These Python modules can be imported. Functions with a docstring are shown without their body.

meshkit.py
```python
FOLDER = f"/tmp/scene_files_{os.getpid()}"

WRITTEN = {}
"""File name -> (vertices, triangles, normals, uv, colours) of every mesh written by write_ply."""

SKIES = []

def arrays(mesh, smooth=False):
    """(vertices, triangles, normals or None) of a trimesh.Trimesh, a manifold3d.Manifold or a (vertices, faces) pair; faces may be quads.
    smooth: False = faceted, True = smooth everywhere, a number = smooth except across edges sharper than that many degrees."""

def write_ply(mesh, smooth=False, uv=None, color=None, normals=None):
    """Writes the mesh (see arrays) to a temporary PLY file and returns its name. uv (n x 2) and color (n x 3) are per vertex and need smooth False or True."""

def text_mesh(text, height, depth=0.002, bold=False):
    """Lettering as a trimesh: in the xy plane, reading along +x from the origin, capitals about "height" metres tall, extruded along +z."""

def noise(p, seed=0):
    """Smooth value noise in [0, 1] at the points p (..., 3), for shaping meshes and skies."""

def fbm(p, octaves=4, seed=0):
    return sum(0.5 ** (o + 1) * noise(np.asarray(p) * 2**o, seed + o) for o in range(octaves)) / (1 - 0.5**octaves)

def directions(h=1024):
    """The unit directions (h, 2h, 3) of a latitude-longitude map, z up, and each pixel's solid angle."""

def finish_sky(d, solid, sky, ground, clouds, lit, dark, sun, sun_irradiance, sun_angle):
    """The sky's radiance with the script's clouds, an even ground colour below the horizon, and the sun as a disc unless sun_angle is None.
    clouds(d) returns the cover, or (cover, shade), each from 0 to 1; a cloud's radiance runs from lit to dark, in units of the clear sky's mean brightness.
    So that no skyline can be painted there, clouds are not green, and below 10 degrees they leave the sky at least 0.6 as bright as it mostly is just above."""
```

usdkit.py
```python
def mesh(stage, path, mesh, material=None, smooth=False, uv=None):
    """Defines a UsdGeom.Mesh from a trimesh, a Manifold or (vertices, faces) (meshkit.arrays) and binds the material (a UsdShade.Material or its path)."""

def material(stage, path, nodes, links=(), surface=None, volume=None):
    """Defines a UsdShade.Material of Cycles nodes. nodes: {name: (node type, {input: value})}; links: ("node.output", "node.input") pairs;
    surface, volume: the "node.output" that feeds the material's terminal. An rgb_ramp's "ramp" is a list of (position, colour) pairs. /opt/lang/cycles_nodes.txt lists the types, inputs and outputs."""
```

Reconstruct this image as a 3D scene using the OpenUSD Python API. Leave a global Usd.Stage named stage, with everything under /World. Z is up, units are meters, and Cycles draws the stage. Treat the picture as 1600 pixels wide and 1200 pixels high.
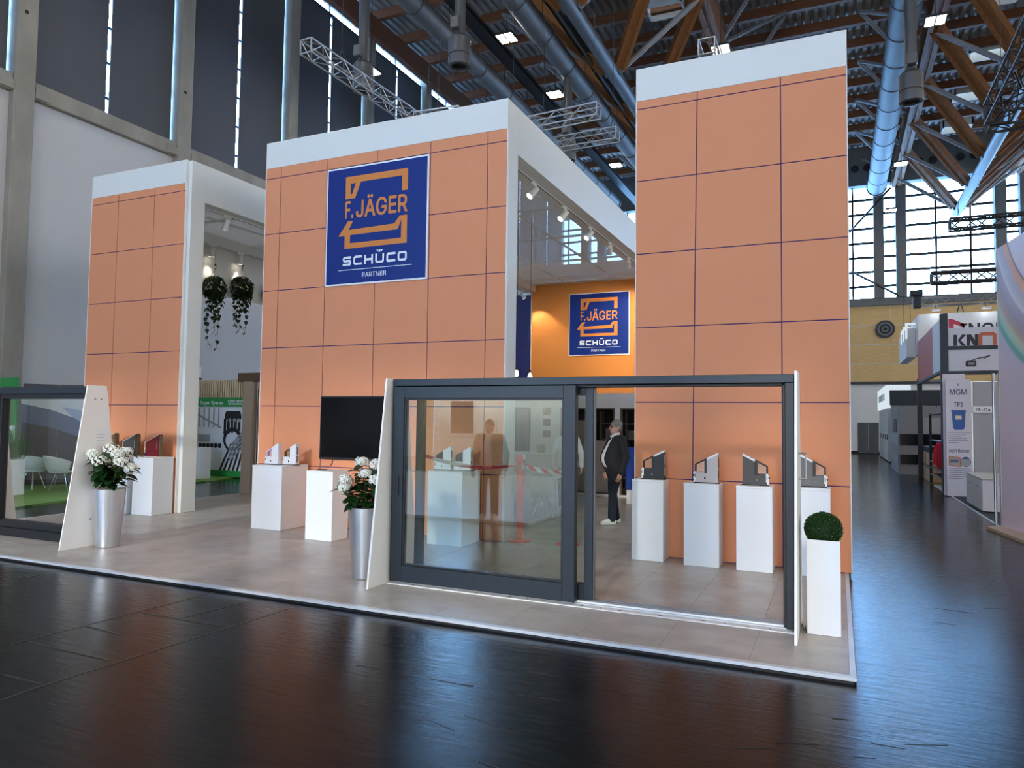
import math, random
import numpy as np
import trimesh
import manifold3d as m3
from shapely.geometry import Polygon, LineString, Point, box as sbox
from shapely.ops import unary_union
from shapely import affinity
import usdkit, meshkit
from pxr import Usd, UsdGeom, UsdLux, UsdShade, Sdf, Gf, Vt

random.seed(7)
rng = np.random.default_rng(7)
stage = Usd.Stage.CreateInMemory()
UsdGeom.SetStageUpAxis(stage, 'Z'); UsdGeom.SetStageMetersPerUnit(stage, 1.0)
UsdGeom.Xform.Define(stage, '/World'); UsdGeom.Scope.Define(stage, '/World/Looks')

# ---------------------------------------------------------------- camera, sky, daylight, exposure
YAW, PITCH, ROLL, FPX = 0.42490, 0.04980, 0.01260, 1126.35
cam = UsdGeom.Camera.Define(stage, '/World/camera')
cy, sy, cp, sp = math.cos(YAW), math.sin(YAW), math.cos(PITCH), math.sin(PITCH)
fw = np.array([-sy*cp, cy*cp, sp]); rt = np.array([cy, sy, 0.0]); up = np.cross(rt, fw)
cr, sr = math.cos(ROLL), math.sin(ROLL)
rt, up = rt*cr+up*sr, up*cr-rt*sr
mtx = Gf.Matrix4d(*rt, 0, *up, 0, *(-fw), 0, 0, 0, 1.834, 1)
cam.AddTransformOp().Set(mtx)
cam.CreateHorizontalApertureAttr(36.0); cam.CreateVerticalApertureAttr(27.0)
cam.CreateFocalLengthAttr(36.0*FPX/1600.0)
cam.CreateClippingRangeAttr(Gf.Vec2f(0.05, 500))
cam.CreateExposureAttr(0.0)

def light_common(L, inten, col):
    L.CreateIntensityAttr(inten); L.CreateColorAttr(Gf.Vec3f(*col))

dome = UsdLux.DomeLight.Define(stage, '/World/sky')
light_common(dome, 5.6, (0.24, 0.52, 1.0))
def window_light(path, x0, x1, z0, z1, y, inten, col, rotx, rotz=0.0):
    r = UsdLux.RectLight.Define(stage, path)
    r.CreateWidthAttr(x1-x0); r.CreateHeightAttr(z1-z0)
    light_common(r, inten, col)
    r.AddTranslateOp().Set(Gf.Vec3d((x0+x1)/2, y, (z0+z1)/2)) if rotz == 0 else None
    r.AddRotateXYZOp().Set(Gf.Vec3f(rotx, 0, rotz))
    return r
# daylight entering through the tall window front behind the photographer (the hall's own window wall at y = -24)
window_light('/World/daylight', -17.0, 27.0, 0.5, 5.5, -23.8, 4.9, (1.0, 0.985, 0.95), 90.0)
# low sun through the upper window slits of the wall behind the photographer
sun = UsdLux.DistantLight.Define(stage, '/World/sun')
light_common(sun, 300.0, (1.0, 0.94, 0.86)); sun.CreateAngleAttr(2.6)
_sd = np.array([-0.09, 1.0, -0.268]); _sd /= np.linalg.norm(_sd); _x = np.cross(_sd, [0, 0, 1]); _x /= np.linalg.norm(_x); _u = np.cross(_x, _sd)
sun.AddTransformOp().Set(Gf.Matrix4d(*_x, 0, *_u, 0, *(-_sd), 0, 0, 0, 0, 1))
# daylight entering through the window band of the hall's right side wall (x = 32)
side = UsdLux.RectLight.Define(stage, '/World/side_daylight')
side.CreateWidthAttr(12.0); side.CreateHeightAttr(64.0); light_common(side, 2.5, (1.0, 0.95, 0.89))
side.AddTranslateOp().Set(Gf.Vec3d(31.8, 12.0, 10.4)); side.AddRotateYOp().Set(90.0)

LAMP = 72.0      # radiance of the hall's ceiling lamps
# ---------------------------------------------------------------- helpers
TAKEN = {}
LOC = {}
def numbered(parent, name):
    k = (parent, name); n = TAKEN.get(k, 0); TAKEN[k] = n+1
    return name if n == 0 else f'{name}_{n:03d}'
def setc(p, **kw):
    for k, v in kw.items():
        if v: p.SetCustomDataByKey(k, v)
def ppath(parent): return '/World' if parent is None else str(parent.GetPath())
def thing(name, label, cat, loc=(0, 0, 0), rotz=0.0, group=None, kind=None):
    path = '/World/'+numbered('/World', name)
    x = UsdGeom.Xform.Define(stage, path)
    x.AddTranslateOp().Set(Gf.Vec3d(*map(float, loc)))
    x.AddRotateZOp().Set(float(math.degrees(rotz)))
    p = x.GetPrim(); setc(p, label=label, category=cat, group=group, kind=kind)
    LOC[path] = (np.array(loc, float), rotz)
    return p
def group_under(name, parent):
    path = ppath(parent)+'/'+numbered(ppath(parent), name)
    return UsdGeom.Xform.Define(stage, path).GetPrim()
def root_loc(parent):
    if parent is None: return np.zeros(3), 0.0
    s = str(parent.GetPath()).split('/')
    return LOC.get('/'.join(s[:3]), (np.zeros(3), 0.0))
def obj(name, mesh, mat, parent=None, smooth=False, local=False, **data):
    """one Mesh prim; world coordinates unless local"""
    v, f = (mesh.vertices, mesh.faces) if hasattr(mesh, 'vertices') else meshkit.arrays(mesh)[:2]
    m = trimesh.Trimesh(np.array(v, float), np.array(f), process=False)
    if not local:
        l, r = root_loc(parent)
        m.vertices = np.asarray(m.vertices)-l
        if r:
            c, s = math.cos(-r), math.sin(-r)
            q = np.asarray(m.vertices); m.vertices = np.c_[q[:, 0]*c-q[:, 1]*s, q[:, 0]*s+q[:, 1]*c, q[:, 2]]
    path = ppath(parent)+'/'+numbered(ppath(parent), name)
    g = usdkit.mesh(stage, path, m, M[mat] if isinstance(mat, str) else mat, smooth=smooth)
    p = g.GetPrim(); setc(p, **data)
    return p
def single(name, mesh, mat, label, cat, smooth=False, group=None, kind=None):
    v = np.asarray(mesh.vertices); lo, hi = v.min(0), v.max(0)
    loc = np.array([(lo[0]+hi[0])/2, (lo[1]+hi[1])/2, lo[2]])
    path = '/World/'+numbered('/World', name)
    m = mesh.copy(); m.vertices = v-loc
    g = usdkit.mesh(stage, path, m, M[mat], smooth=smooth)
    UsdGeom.Xformable(g).AddTranslateOp().Set(Gf.Vec3d(*loc))
    p = g.GetPrim(); setc(p, label=label, category=cat, group=group, kind=kind); return p
def dup(root, loc, rotz=0.0, label=None, group=None):
    was = root.GetCustomData(); base = root.GetName()
    base = base[:-4] if base[-4:-3] == '_' and base[-3:].isdigit() else base
    r = thing(base, label or was['label'], was['category'], loc, rotz, group or was.get('group'))
    r.GetReferences().AddInternalReference(root.GetPath()); r.SetInstanceable(True)
    setc(r, label=label or was['label'])
    return r
cat_ = trimesh.util.concatenate
def bx(x0, x1, y0, y1, z0, z1):
    m = trimesh.creation.box([abs(x1-x0), abs(y1-y0), abs(z1-z0)]); m.apply_translation([(x0+x1)/2, (y0+y1)/2, (z0+z1)/2]); return m
def rb(x0, x1, y0, y1, z0, z1, b=0.004):
    """box with chamfered edges"""
    P = []
    for x, sx in ((x0, 1), (x1, -1)):
        for y, sy_ in ((y0, 1), (y1, -1)):
            for z, sz in ((z0, 1), (z1, -1)):
                P += [(x, y+sy_*b, z+sz*b), (x+sx*b, y, z+sz*b), (x+sx*b, y+sy_*b, z)]
    return trimesh.convex.convex_hull(np.array(P, float))
def rod(p, q, r, n=10, r2=None):
    p, q = np.array(p, float), np.array(q, float); d = q-p; L = np.linalg.norm(d)
    if r2 is None:
        m = trimesh.creation.cylinder(radius=r, height=L, sections=n); m.apply_translation([0, 0, L/2])
    else:
        a = np.linspace(0, 2*np.pi, n, endpoint=False)
        v = np.vstack([np.c_[r*np.cos(a), r*np.sin(a), 0*a], np.c_[r2*np.cos(a), r2*np.sin(a), 0*a+L], [[0, 0, 0], [0, 0, L]]])
        i = np.arange(n); j = (i+1) % n
        f = np.vstack([np.c_[i, j, n+j], np.c_[i, n+j, n+i], np.c_[j, i, 0*i+2*n], np.c_[n+i, n+j, 0*i+2*n+1]])
        m = trimesh.Trimesh(v, f, process=False)
    m.apply_transform(trimesh.geometry.align_vectors([0, 0, 1], d/L)); m.apply_translation(p); return m
def beam(p, q, w, h, upv=(0, 0, 1)):
    """rectangular bar between two points"""
    p, q = np.array(p, float), np.array(q, float); d = q-p; L = np.linalg.norm(d); d = d/L
    u = np.array(upv, float); s = np.cross(d, u); s /= np.linalg.norm(s); u = np.cross(s, d)
    m = trimesh.creation.box([w, L, h]); T = np.eye(4); T[:3, 0], T[:3, 1], T[:3, 2], T[:3, 3] = s, d, u, (p+q)/2
    m.apply_transform(T); return m
def tube(pts, r, n=6):
    pts = [np.array(p, float) for p in pts]
    return cat_([rod(a, b, r, n) for a, b in zip(pts[:-1], pts[1:])])
def lathe(prof, n=40):
    return trimesh.creation.revolve(np.array(prof, float), sections=n)
def extr(poly, depth):
    gs = getattr(poly, 'geoms', [poly])
    return cat_([trimesh.creation.extrude_polygon(g, depth, engine='earcut') for g in gs if g.area > 1e-8])
def xz(mesh, x, y, z, facing=-1):
    """put a mesh made in the xy plane (extruded +z) upright: x stays, y -> z; its extruded face looks to -y"""
    m = mesh.copy(); v = np.asarray(m.vertices); m.vertices = np.c_[v[:, 0]+x, y-v[:, 2]*1.0, v[:, 1]+z]
    return m
def yz(mesh, x, y, z, s=1):
    """upright in the yz plane, extruded face looks to -x; local x runs along s*y"""
    m = mesh.copy(); v = np.asarray(m.vertices); m.vertices = np.c_[x-v[:, 2], y+s*v[:, 0], v[:, 1]+z]
    if s > 0: m.invert()
    return m
def text(t, h, depth=0.004, bold=False, width=None, sx=1.0):
    m = meshkit.text_mesh(t, h, depth, bold)
    if width: sx = width/(m.bounds[1][0]-m.bounds[0][0])
    m.apply_scale([sx, 1, 1]); m.apply_translation([-m.bounds[0][0], 0, 0]); return m
def ico(c, r, sub=2, sc=(1, 1, 1)):
    m = trimesh.creation.icosphere(sub, 1.0); m.apply_scale(np.array(sc)*r); m.apply_translation(c); return m
def lin(c):
    c = np.array(c, float)/255.0; return tuple(np.where(c <= 0.04045, c/12.92, ((c+0.055)/1.055)**2.4))

# ---------------------------------------------------------------- materials
M = {}
def pm(name, col, rough=0.5, metal=0.0, var=0.0, scale=6.0, bump=0.0, bscale=60.0, spec=0.5, stretch=None, extra=None, col2=None, rvar=0.0):
    nodes = {'p': ('principled_bsdf', dict(base_color=col, roughness=rough, metallic=metal, specular_ior_level=spec, **(extra or {})))}
    links = []
    if var or bump or col2 is not None or rvar:
        nodes['tc'] = ('texture_coordinate', {}); nodes['mp'] = ('mapping', {'scale': stretch or (1, 1, 1)})
        links += [('tc.object', 'mp.vector')]
    if var or col2 is not None:
        c = np.array(col); lo, hi = c*(1-var), np.minimum(c*(1+var), 1)
        if col2 is not None: lo, hi = c, np.array(col2)
        nodes['n'] = ('noise_texture', {'scale': scale, 'detail': 5.0, 'roughness': 0.6})
        nodes['r'] = ('rgb_ramp', {'ramp': [(0.3, tuple(lo)), (0.7, tuple(hi))]})
        links += [('mp.vector', 'n.vector'), ('n.fac', 'r.fac'), ('r.color', 'p.base_color')]
    if rvar:
        nodes['n3'] = ('noise_texture', {'scale': scale*0.7, 'detail': 4.0})
        nodes['mr'] = ('map_range', {'from_min': 0.3, 'from_max': 0.7, 'to_min': max(0.02, rough-rvar), 'to_max': rough+rvar})
        links += [('mp.vector', 'n3.vector'), ('n3.fac', 'mr.value'), ('mr.result', 'p.roughness')]
    if bump:
        nodes['n2'] = ('noise_texture', {'scale': bscale, 'detail': 4.0}); nodes['b'] = ('bump', {'strength': bump, 'distance': 0.02})
        links += [('mp.vector', 'n2.vector'), ('n2.fac', 'b.height'), ('b.normal', 'p.normal')]
    M[name] = usdkit.material(stage, '/World/Looks/'+name, nodes, links, surface='p.BSDF')
def emit(name, col, strength):
    M[name] = usdkit.material(stage, '/World/Looks/'+name, {'e': ('emission', {'color': col, 'strength': strength})}, [], surface='e.emission')
def pane(name, tint, f0=0.05, gl=(1, 1, 1)):
    """window pane: clear transmission mixed with a mirror by Schlick's fresnel, alike on both faces"""
    M[name] = usdkit.material(stage, '/World/Looks/'+name, {'lw': ('layer_weight', {'blend': 0.5}), 'pw': ('math', {'math_type': 'power', 'value2': 5.0}), 'ma': ('math', {'math_type': 'multiply_add', 'value2': 1.0-f0, 'value3': f0}),
        't': ('transparent_bsdf', {'color': tint}), 'g': ('glossy_bsdf', {'color': gl, 'roughness': 0.0}), 'm': ('mix_closure', {})},
        [('lw.facing', 'pw.value1'), ('pw.value', 'ma.value1'), ('ma.value', 'm.fac'), ('t.BSDF', 'm.closure1'), ('g.BSDF', 'm.closure2')], surface='m.closure')
def leafmat(name, a, b, rough=0.35):
    M[name] = usdkit.material(stage, '/World/Looks/'+name, {'o': ('geometry', {}), 'r': ('rgb_ramp', {'ramp': [(0.0, a), (1.0, b)]}),
        'p': ('principled_bsdf', {'roughness': rough}), 'tl': ('translucent_bsdf', {}), 'm': ('mix_closure', {'fac': 0.25})},
        [('o.random_per_island', 'r.fac'), ('r.color', 'p.base_color'), ('r.color', 'tl.color'), ('p.BSDF', 'm.closure1'), ('tl.BSDF', 'm.closure2')], surface='m.closure')

ORANGE = (0.74, 0.300, 0.152); NAVY = lin((8, 40, 120)); LOGO = lin((212, 132, 62))
pm('orange_fabric', ORANGE, 0.75, var=0.02, scale=1.2, bump=0.10, bscale=4.0, spec=0.2)
pm('orange_wall', (0.72, 0.27, 0.06), 0.7, spec=0.2, var=0.02, scale=1.0)
pm('navy_groove', (0.055, 0.03, 0.15), 0.7)
pm('navy', NAVY, 0.45, spec=0.3, bump=0.02, bscale=5)
pm('navy_wall', (0.02, 0.03, 0.16), 0.6)
pm('logo_orange', LOGO, 0.5, spec=0.3)
pm('white_print', (0.82, 0.84, 0.86), 0.5)
pm('white_paint', (0.76, 0.775, 0.725), 0.55, var=0.02, scale=0.8, bump=0.02, bscale=8, spec=0.3)
pm('white_plinth', (0.80, 0.82, 0.83), 0.42, var=0.01, scale=2.0, spec=0.4)
pm('white_edge', (0.86, 0.85, 0.82), 0.5)
pm('vinyl', (0.37, 0.32, 0.275), 0.36, spec=0.3, col2=(0.53, 0.48, 0.42), scale=2.3, stretch=(1.0, 1.3, 1), rvar=0.06, bump=0.03, bscale=25)
pm('vinyl2', (0.41, 0.355, 0.305), 0.36, spec=0.3, col2=(0.50, 0.445, 0.39), scale=2.6, stretch=(1.2, 1.3, 1), rvar=0.06, bump=0.03, bscale=25)
pm('groove', (0.16, 0.145, 0.13), 0.7)
pm('alu', (0.50, 0.51, 0.52), 0.35, metal=1.0, var=0.06, scale=8, stretch=(1, 1, 12))
pm('alu_edge', (0.66, 0.69, 0.72), 0.4, metal=0.25, var=0.08, scale=3)
pm('black', (0.008, 0.008, 0.009), 0.5)
pm('black_gloss', (0.003, 0.003, 0.004), 0.2, spec=0.25)
pm('anthracite', (0.015, 0.024, 0.033), 0.42, spec=0.4, bump=0.02, bscale=200)
pm('anthracite_dark', (0.012, 0.015, 0.019), 0.42, spec=0.4)
pane('glass', (0.93, 0.975, 0.955), 0.085)
pane('glass_clear', (0.97, 0.985, 0.98), 0.04)
pm('silver_vase', (0.62, 0.64, 0.66), 0.34, metal=0.9, var=0.03, scale=3)
pm('soil', (0.03, 0.022, 0.015), 0.9, bump=0.5, bscale=90)
pm('pebbles', (0.55, 0.53, 0.5), 0.7, var=0.3, scale=80)
leafmat('leaf', (0.012, 0.055, 0.012), (0.06, 0.17, 0.035))
leafmat('leaf_hang', (0.02, 0.045, 0.012), (0.16, 0.21, 0.045))
leafmat('leaf_box', (0.014, 0.065, 0.010), (0.075, 0.20, 0.03))
leafmat('grass_leaf', (0.03, 0.16, 0.02), (0.12, 0.36, 0.05))
pm('stem', (0.10, 0.11, 0.03), 0.6); pm('stem_brown', (0.09, 0.05, 0.025), 0.7)
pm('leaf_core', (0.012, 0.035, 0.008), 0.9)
pm('petal', (0.84, 0.86, 0.78), 0.6); pm('petal_centre', (0.45, 0.5, 0.25), 0.7)
pm('concrete', (0.30, 0.275, 0.225), 0.8, var=0.18, scale=1.2, bump=0.12, bscale=14, stretch=(1, 1, 0.4))
pm('plaster', (0.55, 0.54, 0.525), 0.85, var=0.05, scale=40, bump=0.15, bscale=60)
pm('plaster_low', (0.58, 0.57, 0.56), 0.8, var=0.04, scale=10)
pm('blind', (0.085, 0.087, 0.098), 0.7, var=0.10, scale=0.5, stretch=(1, 1, 0.2))
pm('wood_beam', (0.30, 0.125, 0.040), 0.6, var=0.25, scale=2.5, stretch=(6, 0.5, 6))
pm('wood_purlin', (0.20, 0.075, 0.028), 0.65, var=0.25, scale=2.5, stretch=(0.5, 6, 6))
pm('deck', (0.36, 0.355, 0.34), 0.6, var=0.08, scale=0.6)
pm('steel_grey', (0.17, 0.18, 0.19), 0.5, metal=0.6, var=0.1, scale=3)
pm('nozzle_grey', (0.105, 0.107, 0.11), 0.4, metal=0.4)
pm('steel_strut', (0.33, 0.34, 0.35), 0.5, metal=0.2)
pm('steel_dark', (0.05, 0.055, 0.06), 0.5, metal=0.4)
pm('duct', (0.17, 0.18, 0.19), 0.55, metal=0.5, var=0.08, scale=2.0)
pm('wood_panel', (0.74, 0.50, 0.21), 0.6, var=0.13, scale=2.0, stretch=(1, 3, 8))
pm('far_white', (0.84, 0.86, 0.84), 0.7)
pm('grey_concrete', (0.17, 0.18, 0.18), 0.8, var=0.08)
pm('joint_white', (0.7, 0.68, 0.62), 0.7)
pm('door_grey', (0.09, 0.10, 0.11), 0.5)
emit('led', (1.0, 0.93, 0.80), 14.0)
emit('lens', (1.0, 0.86, 0.66), 9.0)
emit('bulb', (1.0, 0.80, 0.5), 6.0)
emit('skylight_glow', (0.72, 0.84, 1.0), 1.7)
emit('header_light', (0.80, 0.92, 1.0), 0.85)
# stretched fabric: half see-through mesh
M['mesh_fabric'] = usdkit.material(stage, '/World/Looks/mesh_fabric', {'d': ('diffuse_bsdf', {'color': (0.78, 0.75, 0.70)}), 'tl': ('translucent_bsdf', {'color': (0.7, 0.68, 0.64)}), 'md': ('mix_closure', {'fac': 0.35}),
    't': ('transparent_bsdf', {'color': (1, 1, 1)}), 'm': ('mix_closure', {'fac': 0.40})},
    [('d.BSDF', 'md.closure1'), ('tl.BSDF', 'md.closure2'), ('md.closure', 'm.closure1'), ('t.BSDF', 'm.closure2')], surface='m.closure')
# polished dark hall floor
M['hall_floor'] = usdkit.material(stage, '/World/Looks/hall_floor', {
    'tc': ('texture_coordinate', {}), 'mp': ('mapping', {'scale': (0.35, 2.6, 1)}), 'mp2': ('mapping', {'scale': (1.5, 9.0, 1), 'rotation': (0, 0, 0.12)}),
    'n': ('noise_texture', {'scale': 1.4, 'detail': 6.0, 'roughness': 0.62}), 'n2': ('noise_texture', {'scale': 2.2, 'detail': 7.0, 'roughness': 0.65}),
    'r': ('rgb_ramp', {'ramp': [(0.3, (0.005, 0.0047, 0.0047)), (0.7, (0.010, 0.0094, 0.0092))]}),
    'mr': ('map_range', {'from_min': 0.3, 'from_max': 0.7, 'to_min': 0.09, 'to_max': 0.21}),
    'b': ('bump', {'strength': 0.21, 'distance': 0.012}),
    'p': ('principled_bsdf', {'specular_ior_level': 0.16})},
    [('tc.object', 'mp.vector'), ('tc.object', 'mp2.vector'), ('mp.vector', 'n.vector'), ('mp2.vector', 'n2.vector'), ('n.fac', 'r.fac'), ('r.color', 'p.base_color'),
     ('n2.fac', 'mr.value'), ('mr.result', 'p.roughness'), ('n2.fac', 'b.height'), ('b.normal', 'p.normal')], surface='p.BSDF')
pm('floor_seam', (0.006, 0.006, 0.006), 0.6)
pm('seam_lip', (0.03, 0.027, 0.025), 0.3)
pm('scuff', (0.004, 0.004, 0.004), 0.9)
# people
pm('skin', (0.56, 0.30, 0.21), 0.5, var=0.05, scale=20, extra={'subsurface_weight': 0.05})
pm('hair_grey', (0.20, 0.185, 0.17), 0.6, var=0.3, scale=60)
pm('hair_dark', (0.03, 0.02, 0.015), 0.6)
pm('jacket_black', (0.010, 0.010, 0.012), 0.85, bump=0.1, bscale=30)
pm('shirt_white', (0.74, 0.72, 0.72), 0.8, bump=0.1, bscale=12)
pm('jeans', (0.012, 0.017, 0.035), 0.85, bump=0.1, bscale=30)
pm('trousers_black', (0.010, 0.011, 0.014), 0.85)
pm('shoe_white', (0.78, 0.76, 0.74), 0.5)
pm('sole', (0.7, 0.69, 0.67), 0.6)
pm('glasses', (0.02, 0.012, 0.01), 0.3)
pm('lips', (0.40, 0.16, 0.13), 0.5); pm('eye', (0.02, 0.02, 0.02), 0.2)
# misc
pm('sample_black', (0.012, 0.013, 0.016), 0.4); pm('sample_dark', (0.055, 0.05, 0.045), 0.5); pm('sample_grey', (0.13, 0.125, 0.115), 0.5)
pm('sample_beige', (0.50, 0.46, 0.42), 0.45); pm('pvc_white', (0.78, 0.78, 0.78), 0.35); pm('sample_red', (0.16, 0.008, 0.012), 0.35)
pm('sample_slate', (0.075, 0.07, 0.075), 0.45, var=0.2, scale=30); pm('sample_brown', (0.16, 0.10, 0.045), 0.5); pm('pale_wood', (0.72, 0.60, 0.42), 0.5)
pm('sample_lilac', (0.62, 0.55, 0.80), 0.4)
pm('stanchion_red', (0.85, 0.10, 0.03), 0.4); pm('red_cloth', (0.55, 0.012, 0.03), 0.8)
M['tape'] = usdkit.material(stage, '/World/Looks/tape', {'tc': ('texture_coordinate', {}), 'mp': ('mapping', {'rotation': (0, 0.8, 0)}), 'w': ('wave_texture', {'scale': 2.6, 'bands_direction': 'x', 'profile': 'saw'}), 'r': ('rgb_ramp', {'ramp': [(0.0, (0.75, 0.05, 0.06)), (0.5, (0.8, 0.78, 0.76))], 'interpolate': False}), 'p': ('principled_bsdf', {'roughness': 0.5})},
    [('tc.object', 'mp.vector'), ('mp.vector', 'w.vector'), ('w.fac', 'r.fac'), ('r.color', 'p.base_color')], surface='p.BSDF')
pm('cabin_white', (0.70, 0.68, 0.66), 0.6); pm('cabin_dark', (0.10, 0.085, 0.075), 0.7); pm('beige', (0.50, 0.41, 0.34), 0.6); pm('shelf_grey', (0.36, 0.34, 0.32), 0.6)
pm('blue_gloss', (0.012, 0.05, 0.30), 0.3); pm('carton', (0.42, 0.36, 0.30), 0.8); pm('slat_wood', (0.58, 0.44, 0.27), 0.6, var=0.12, scale=4, stretch=(8, 8, 1))
pm('green_carpet', (0.16, 0.30, 0.045), 0.95, var=0.1, scale=60); pm('green_print', (0.015, 0.26, 0.05), 0.5); pm('poster_white', (0.75, 0.78, 0.80), 0.5)
pm('poster_black', (0.012, 0.013, 0.016), 0.5); pm('poster_grey', (0.33, 0.34, 0.36), 0.5)
pm('wall_dark', (0.11, 0.10, 0.11), 0.7); pm('wave_blue', (0.42, 0.52, 0.70), 0.6); pm('wave_pale', (0.72, 0.76, 0.80), 0.6); pm('wave_slate', (0.17, 0.20, 0.30), 0.6)
pm('chair_shell', (0.72, 0.76, 0.74), 0.35); pm('chrome', (0.75, 0.76, 0.77), 0.15, metal=1.0)
pm('panel_grey', (0.40, 0.39, 0.40), 0.6); pm('panel_lilac', (0.66, 0.63, 0.67), 0.55); pm('mgm_panel', (0.68, 0.62, 0.65), 0.6)
pm('dark_slate', (0.018, 0.024, 0.032), 0.5); pm('rust', (0.52, 0.080, 0.018), 0.6); pm('print_black', (0.012, 0.014, 0.02), 0.5); pm('print_red', (0.52, 0.03, 0.09), 0.5)
pm('print_orange', (0.55, 0.12, 0.04), 0.5); pm('print_navy', (0.02, 0.04, 0.14), 0.5); pm('drum_blue', (0.012, 0.08, 0.30), 0.45); pm('print_violet', (0.14, 0.13, 0.22), 0.6)
pm('plywood', (0.58, 0.42, 0.27), 0.55, var=0.1, scale=4, stretch=(1, 6, 1)); pm('oak_front', (0.52, 0.36, 0.17), 0.5); pm('oak_dark', (0.16, 0.10, 0.06), 0.6)
pm('cream', (0.62, 0.60, 0.54), 0.5); pm('carpet_dark', (0.03, 0.032, 0.034), 0.95); pm('machine_grey', (0.26, 0.27, 0.28), 0.5)

# ---------------------------------------------------------------- hall shell
WX = -19.0          # left hall wall (column faces)
Y0, Y1, X1, ZR = -24.0, 50.5, 32.0, 19.5
fl = thing('floor', 'dark polished hall floor with long seams and scuffs around the stand', 'floor', (0, 0, 0), kind='structure')
obj('floor_surface', bx(WX-0.6, X1, Y0, Y1, -0.2, 0.0), 'hall_floor', fl)
def strip(p, q, w, z=0.0006):
    return beam((p[0], p[1], z), (q[0], q[1], z), w, 0.0012)
seams = [((-6.01, 3.66), (-5.95, 5.65)), ((-4.92, 3.14), (-4.82, 5.51)), ((-5.95, 4.78), (-4.97, 4.79)), ((-5.97, 3.77), (-5.0, 3.76)), ((-5.95, 4.27), (-5.49, 4.23)), ((-5.45, 4.82), (-5.37, 5.48)), ((-5.37, 3.23), (-4.95, 3.23)), ((-4.9, 2.95), (-4.92, 3.14)), ((-8.31, 5.35), (-8.36, 5.18))]
for p, q in seams:
    obj('floor_seam', strip(p, q, 0.014), 'floor_seam', fl)
    m = strip(p, q, 0.016); m.apply_translation([0.004, 0.016, 0.001]); obj('seam_lip', m, 'seam_lip', fl)
for i in range(26):
    x = rng.uniform(-3.5, 2.2); y = rng.uniform(2.4, 6.5) if x < 0.2 else rng.uniform(3, 9)
    if x < 0.15 and y > 5.6: y = 4.5
    a = rng.uniform(-0.3, 0.5); L = rng.uniform(0.05, 0.35)
    obj('scuff', strip((x, y), (x+L*math.cos(a), y+L*math.sin(a)), rng.uniform(0.004, 0.010)), 'scuff', fl)

# left wall: columns, plaster panels, sill beams, blinds
wl = thing('wall_left', 'concrete framed hall side wall with grey plaster panels', 'wall', (WX, 11, 0), kind='structure')
CY = [11.35+4.97*k for k in range(-6, 9)]
SILL0, SILL1, BT = 10.05, 10.50, 18.75
for c in CY:
    obj('column', rb(WX-0.45, WX, c-0.26, c+0.26, 0, ZR, 0.02), 'concrete', wl)
    obj('corbel', cat_([rb(WX-0.3, WX+0.02, c-0.62, c-0.27, SILL0+0.02, SILL1-0.18, 0.01), rb(WX-0.3, WX+0.02, c+0.27, c+0.62, SILL0+0.02, SILL1-0.18, 0.01)]), 'concrete', wl)
for a, b in zip(CY[:-1], CY[1:]):
    obj('sill_beam', rb(WX-0.40, WX-0.04, a+0.27, b-0.27, SILL0, SILL1, 0.02), 'concrete', wl)
    obj('plaster_panel', bx(WX-0.5, WX-0.22, a+0.26, b-0.26, 2.35, SILL0), 'plaster', wl)
    obj('plinth_panel', bx(WX-0.5, WX-0.10, a+0.26, b-0.26, 0, 2.35), 'plaster_low', wl)
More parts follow.
